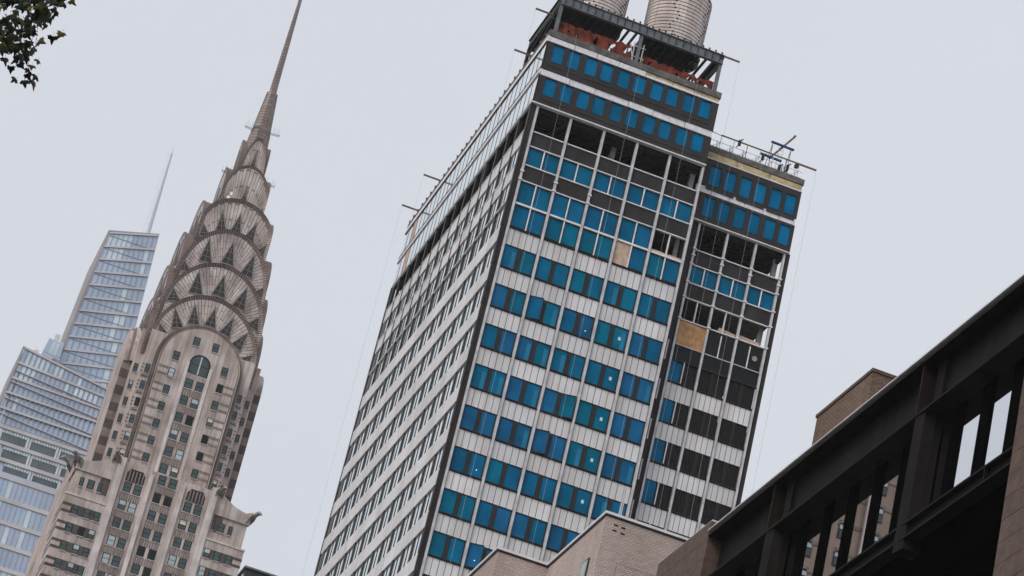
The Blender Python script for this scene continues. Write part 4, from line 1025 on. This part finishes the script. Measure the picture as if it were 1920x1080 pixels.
# granite piers, block by block
def pier(y0, y1, x0, x1, ztop, zvis, bh, seed):
    r = random.Random(seed); MB().box(x0+.04, x1-.04, y0+.04, y1-.04, 0, ztop-.02).build('pier_core', 'joint_dark', H)
    z = ztop; row = 0
    while z > zvis:
        nb = 2 if y1-y0 > 5 else 1; cuts = [y0]+([y0+(y1-y0)*(.36 if row % 2 else .66)] if nb == 2 else [])+[y1]
        for a_, b_ in zip(cuts, cuts[1:]):
            j = r.uniform(0, .006)
            MB().box(x0-j, x1, a_+.008, b_-.008, z-bh+.014, z).build('granite_block', 'granite', H)
        z -= bh; row += 1
    MB().box(x0, x1, y0+.003, y1-.003, 0, z).build('pier_lower', 'granite', H)
pier(YE+.02, 105.85, -.06, 8, 46.55, 40.0, .78, 3)
pier(64.5, 73.28, -.12, 6, 43.9, 30, .72, 4)
MB().box(-.02, 7.9, YE+.05, 105.8, 46.55, 46.62).build('pier_cap', 'coping_white', H)
P_ = thing('brick_bulkhead', 'brown brick rooftop bulkhead standing above the dark steel building', 'building', (36, 96.9, 46.08))
MB().box(0, 7, 0, 5.3, 0, 7.06).build('wall', 'brick_brown', P_)
MB().box(-.05, 7.05, -.05, 5.35, 7.06, 7.2).build('coping', 'granite', P_)

# ------------------------------------------------------------------ brick tower across the street, out of frame, mirrored in the steel building's panes
Q = thing('brick_apartment_tower', 'tan brick apartment tower mirrored in the left window panes of the dark steel building', 'building', (-56, 300, 0))
MB().box(0, 36, 0, 30, 0, 172).build('wall', 'brick_far', Q)
QW = MB().box(0, 1.7, -.06, .05, 0, 2.3, 0).box(.12, 1.58, -.10, -.05, .12, 1.05, 1).box(.12, 1.58, -.12, -.05, 1.2, 2.18, 2).mesh('window', ['win_frame_black', 'win_glass', 'win_blind'])
for j in range(9):
    for k in range(15): inst('window', QW, Q, (1.2+j*3.9+(.5 if j % 2 else 0), 0, 118+k*3.5))
    MB().box(3.2+j*3.9, 3.9+j*3.9, -.35, .05, 100, 172).build('pier', 'stone_pale' if j % 2 else 'brick_far', Q)
for k in range(15): MB().box(0, 36, -.12, .03, 116.2+k*3.5, 116.6+k*3.5).build('band', 'stone_band', Q)

# ------------------------------------------------------------------ plane tree whose lowest spray hangs into the upper left corner
TR = thing('plane_tree', 'plane tree with lobed dark green leaves hanging into the upper left corner', 'tree', (-5.0, 30, .0))
a = MB(); path = [((0, 0, 0), .42), ((.1, .1, 5), .36), ((.3, .0, 10), .29), ((.9, -.3, 14.5), .2), ((2.2, -.9, 17.4), .13), ((3.8, -1.5, 18.6), .08), ((5.0, -1.9, 18.7), .045), ((5.7, -2.0, 18.3), .02)]
for (p, r0), (q, r1) in zip(path, path[1:]): a.tube(p, q, r0, r1, 10)
a.build('trunk', 'bark', TR)
LEAF2 = [(0, -.02), (.10, .02), (.22, -.10), (.30, -.02), (.50, .02), (.36, .16), (.44, .34), (.27, .33), (.18, .42), (.12, .60), (.0, .92)]
LEAF = LEAF2+[(-x, y) for x, y in reversed(LEAF2[1:-1])]
def leaf_mesh(m, bend, seed):
    r = random.Random(seed); a = MB(); pts = [(x*(1+r.uniform(-.15, .15)), y*(1+r.uniform(-.12, .12))) for x, y in LEAF]
    c = (0, .0, .32)
    P = [(x, -bend*(abs(x)**1.3*.9+max(0, y)**2*.35)*(1 if x > 0 else r.uniform(.6, 1.2)), y) for x, y in pts]
    C_ = (0, .03, .3)
    for k in range(len(P)):
        j = (k+1) % len(P)
        a.face([C_, P[k], P[j]])
    a.tube((0, 0, 0), (.03, .06, -.38), .012, n=4)
    return a.mesh('leaf', m)
LM = [leaf_mesh(m, b, i) for i, (m, b) in enumerate((('leaf_green', .3), ('leaf_dark', .5), ('leaf_dark', .2), ('leaf_green', .7), ('leaf_olive', .4), ('leaf_dark', .8), ('leaf_rust', .4), ('leaf_dark', -.4)))]
DL = 28.0
def pix(x, y, Y):          # point at depth Y seen at a photo position, used once to lay out the spray
    m = cam.matrix_world; d = m.to_3x3() @ Vector(((x-960)/FPX, -(y-540)/FPX, -1)); t = Y/d.y
    return m.translation + d*t
lr = random.Random(21)
def inside(x, y):
    lim = [(0, 128), (20, 110), (45, 100), (60, 84), (85, 74), (100, 60), (125, 55), (150, 48)]
    e = 150
    for (ya, xa), (yb, xb) in zip(lim, lim[1:]):
        if ya <= y <= yb: e = xa+(xb-xa)*(y-ya)/(yb-ya)
    if y < 0: e = 140
    return x < e
spots = []
while len(spots) < 262:
    x, y = lr.uniform(-45, 120), lr.uniform(-45, 118)
    lim = 118-.0*x
    if x > 0 and y > 0 and not (x < 106-.62*y+ (10 if y < 40 else 0)): continue
    if x < 25 and y > 92: continue
    spots.append((x, y, lr.choice((0, 1, 2, 2, 1, 5, 7, 3, 4)), lr.uniform(-1.2, 1.2)))
spots += [(116, 60, 4, .2), (100, 68, 5, -.5), (72, 76, 4, -.9), (122, 6, 3, .6), (132, 0, 4, -.4), (60, 122, 6, .1), (72, 112, 3, .9), (63, 152, 6, .0), (69, 142, 5, 1.0), (46, 150, 5, -.3), (50, 138, 1, .2), (20, 124, 2, -.2), (30, 147, 5, .5), (10, 108, 5, .4), (48, 108, 1, .3), (36, 118, 2, -.4), (34, 104, 2, .7), (54, 128, 3, -.3), (92, 32, 0, .4), (88, 46, 3, -.6), (104, 20, 1, 1.0), (58, 98, 6, .2), (66, 90, 2, .8)]
for x, y, mi, tw in spots:
    p = pix(x, y, DL+lr.uniform(-.5, .6))-TR.location
    s = lr.uniform(.095, .140)
    inst('leaf', LM[mi], TR, p, (math.radians(180)+lr.uniform(-.7, .7), lr.uniform(-.6, .6)+tw*.6-.25, lr.uniform(-.9, .9)), (s, s, s))
a = MB(); hub = Vector((5.3, -1.95, 18.55))
for k in range(0, 23, 6):
    x, y, _, _ = spots[-(k+1)]
    p = pix(x, y, DL)-TR.location; md = hub.lerp(p, .55)+Vector((0, 0, .12)); a.tube(hub, md, .007, .004, 5); a.tube(md, p, .004, .002, 5)
a.build('twigs', 'bark', TR)

# ------------------------------------------------------------------ haze
hz = bpy.data.materials.new('haze'); hz.use_nodes = True; hz.node_tree.nodes.clear()
vo = hz.node_tree.nodes.new('ShaderNodeVolumePrincipled'); vo.inputs['Color'].default_value = (.93, .95, 1, 1); vo.inputs['Density'].default_value = .00009; vo.inputs['Anisotropy'].default_value = 0
oo = hz.node_tree.nodes.new('ShaderNodeOutputMaterial'); hz.node_tree.links.new(vo.outputs[0], oo.inputs['Volume'])
MATS['haze'] = hz
stuff(MB().box(-2600, 2600, -1600, 3600, -2, 430).build('haze', 'haze'))
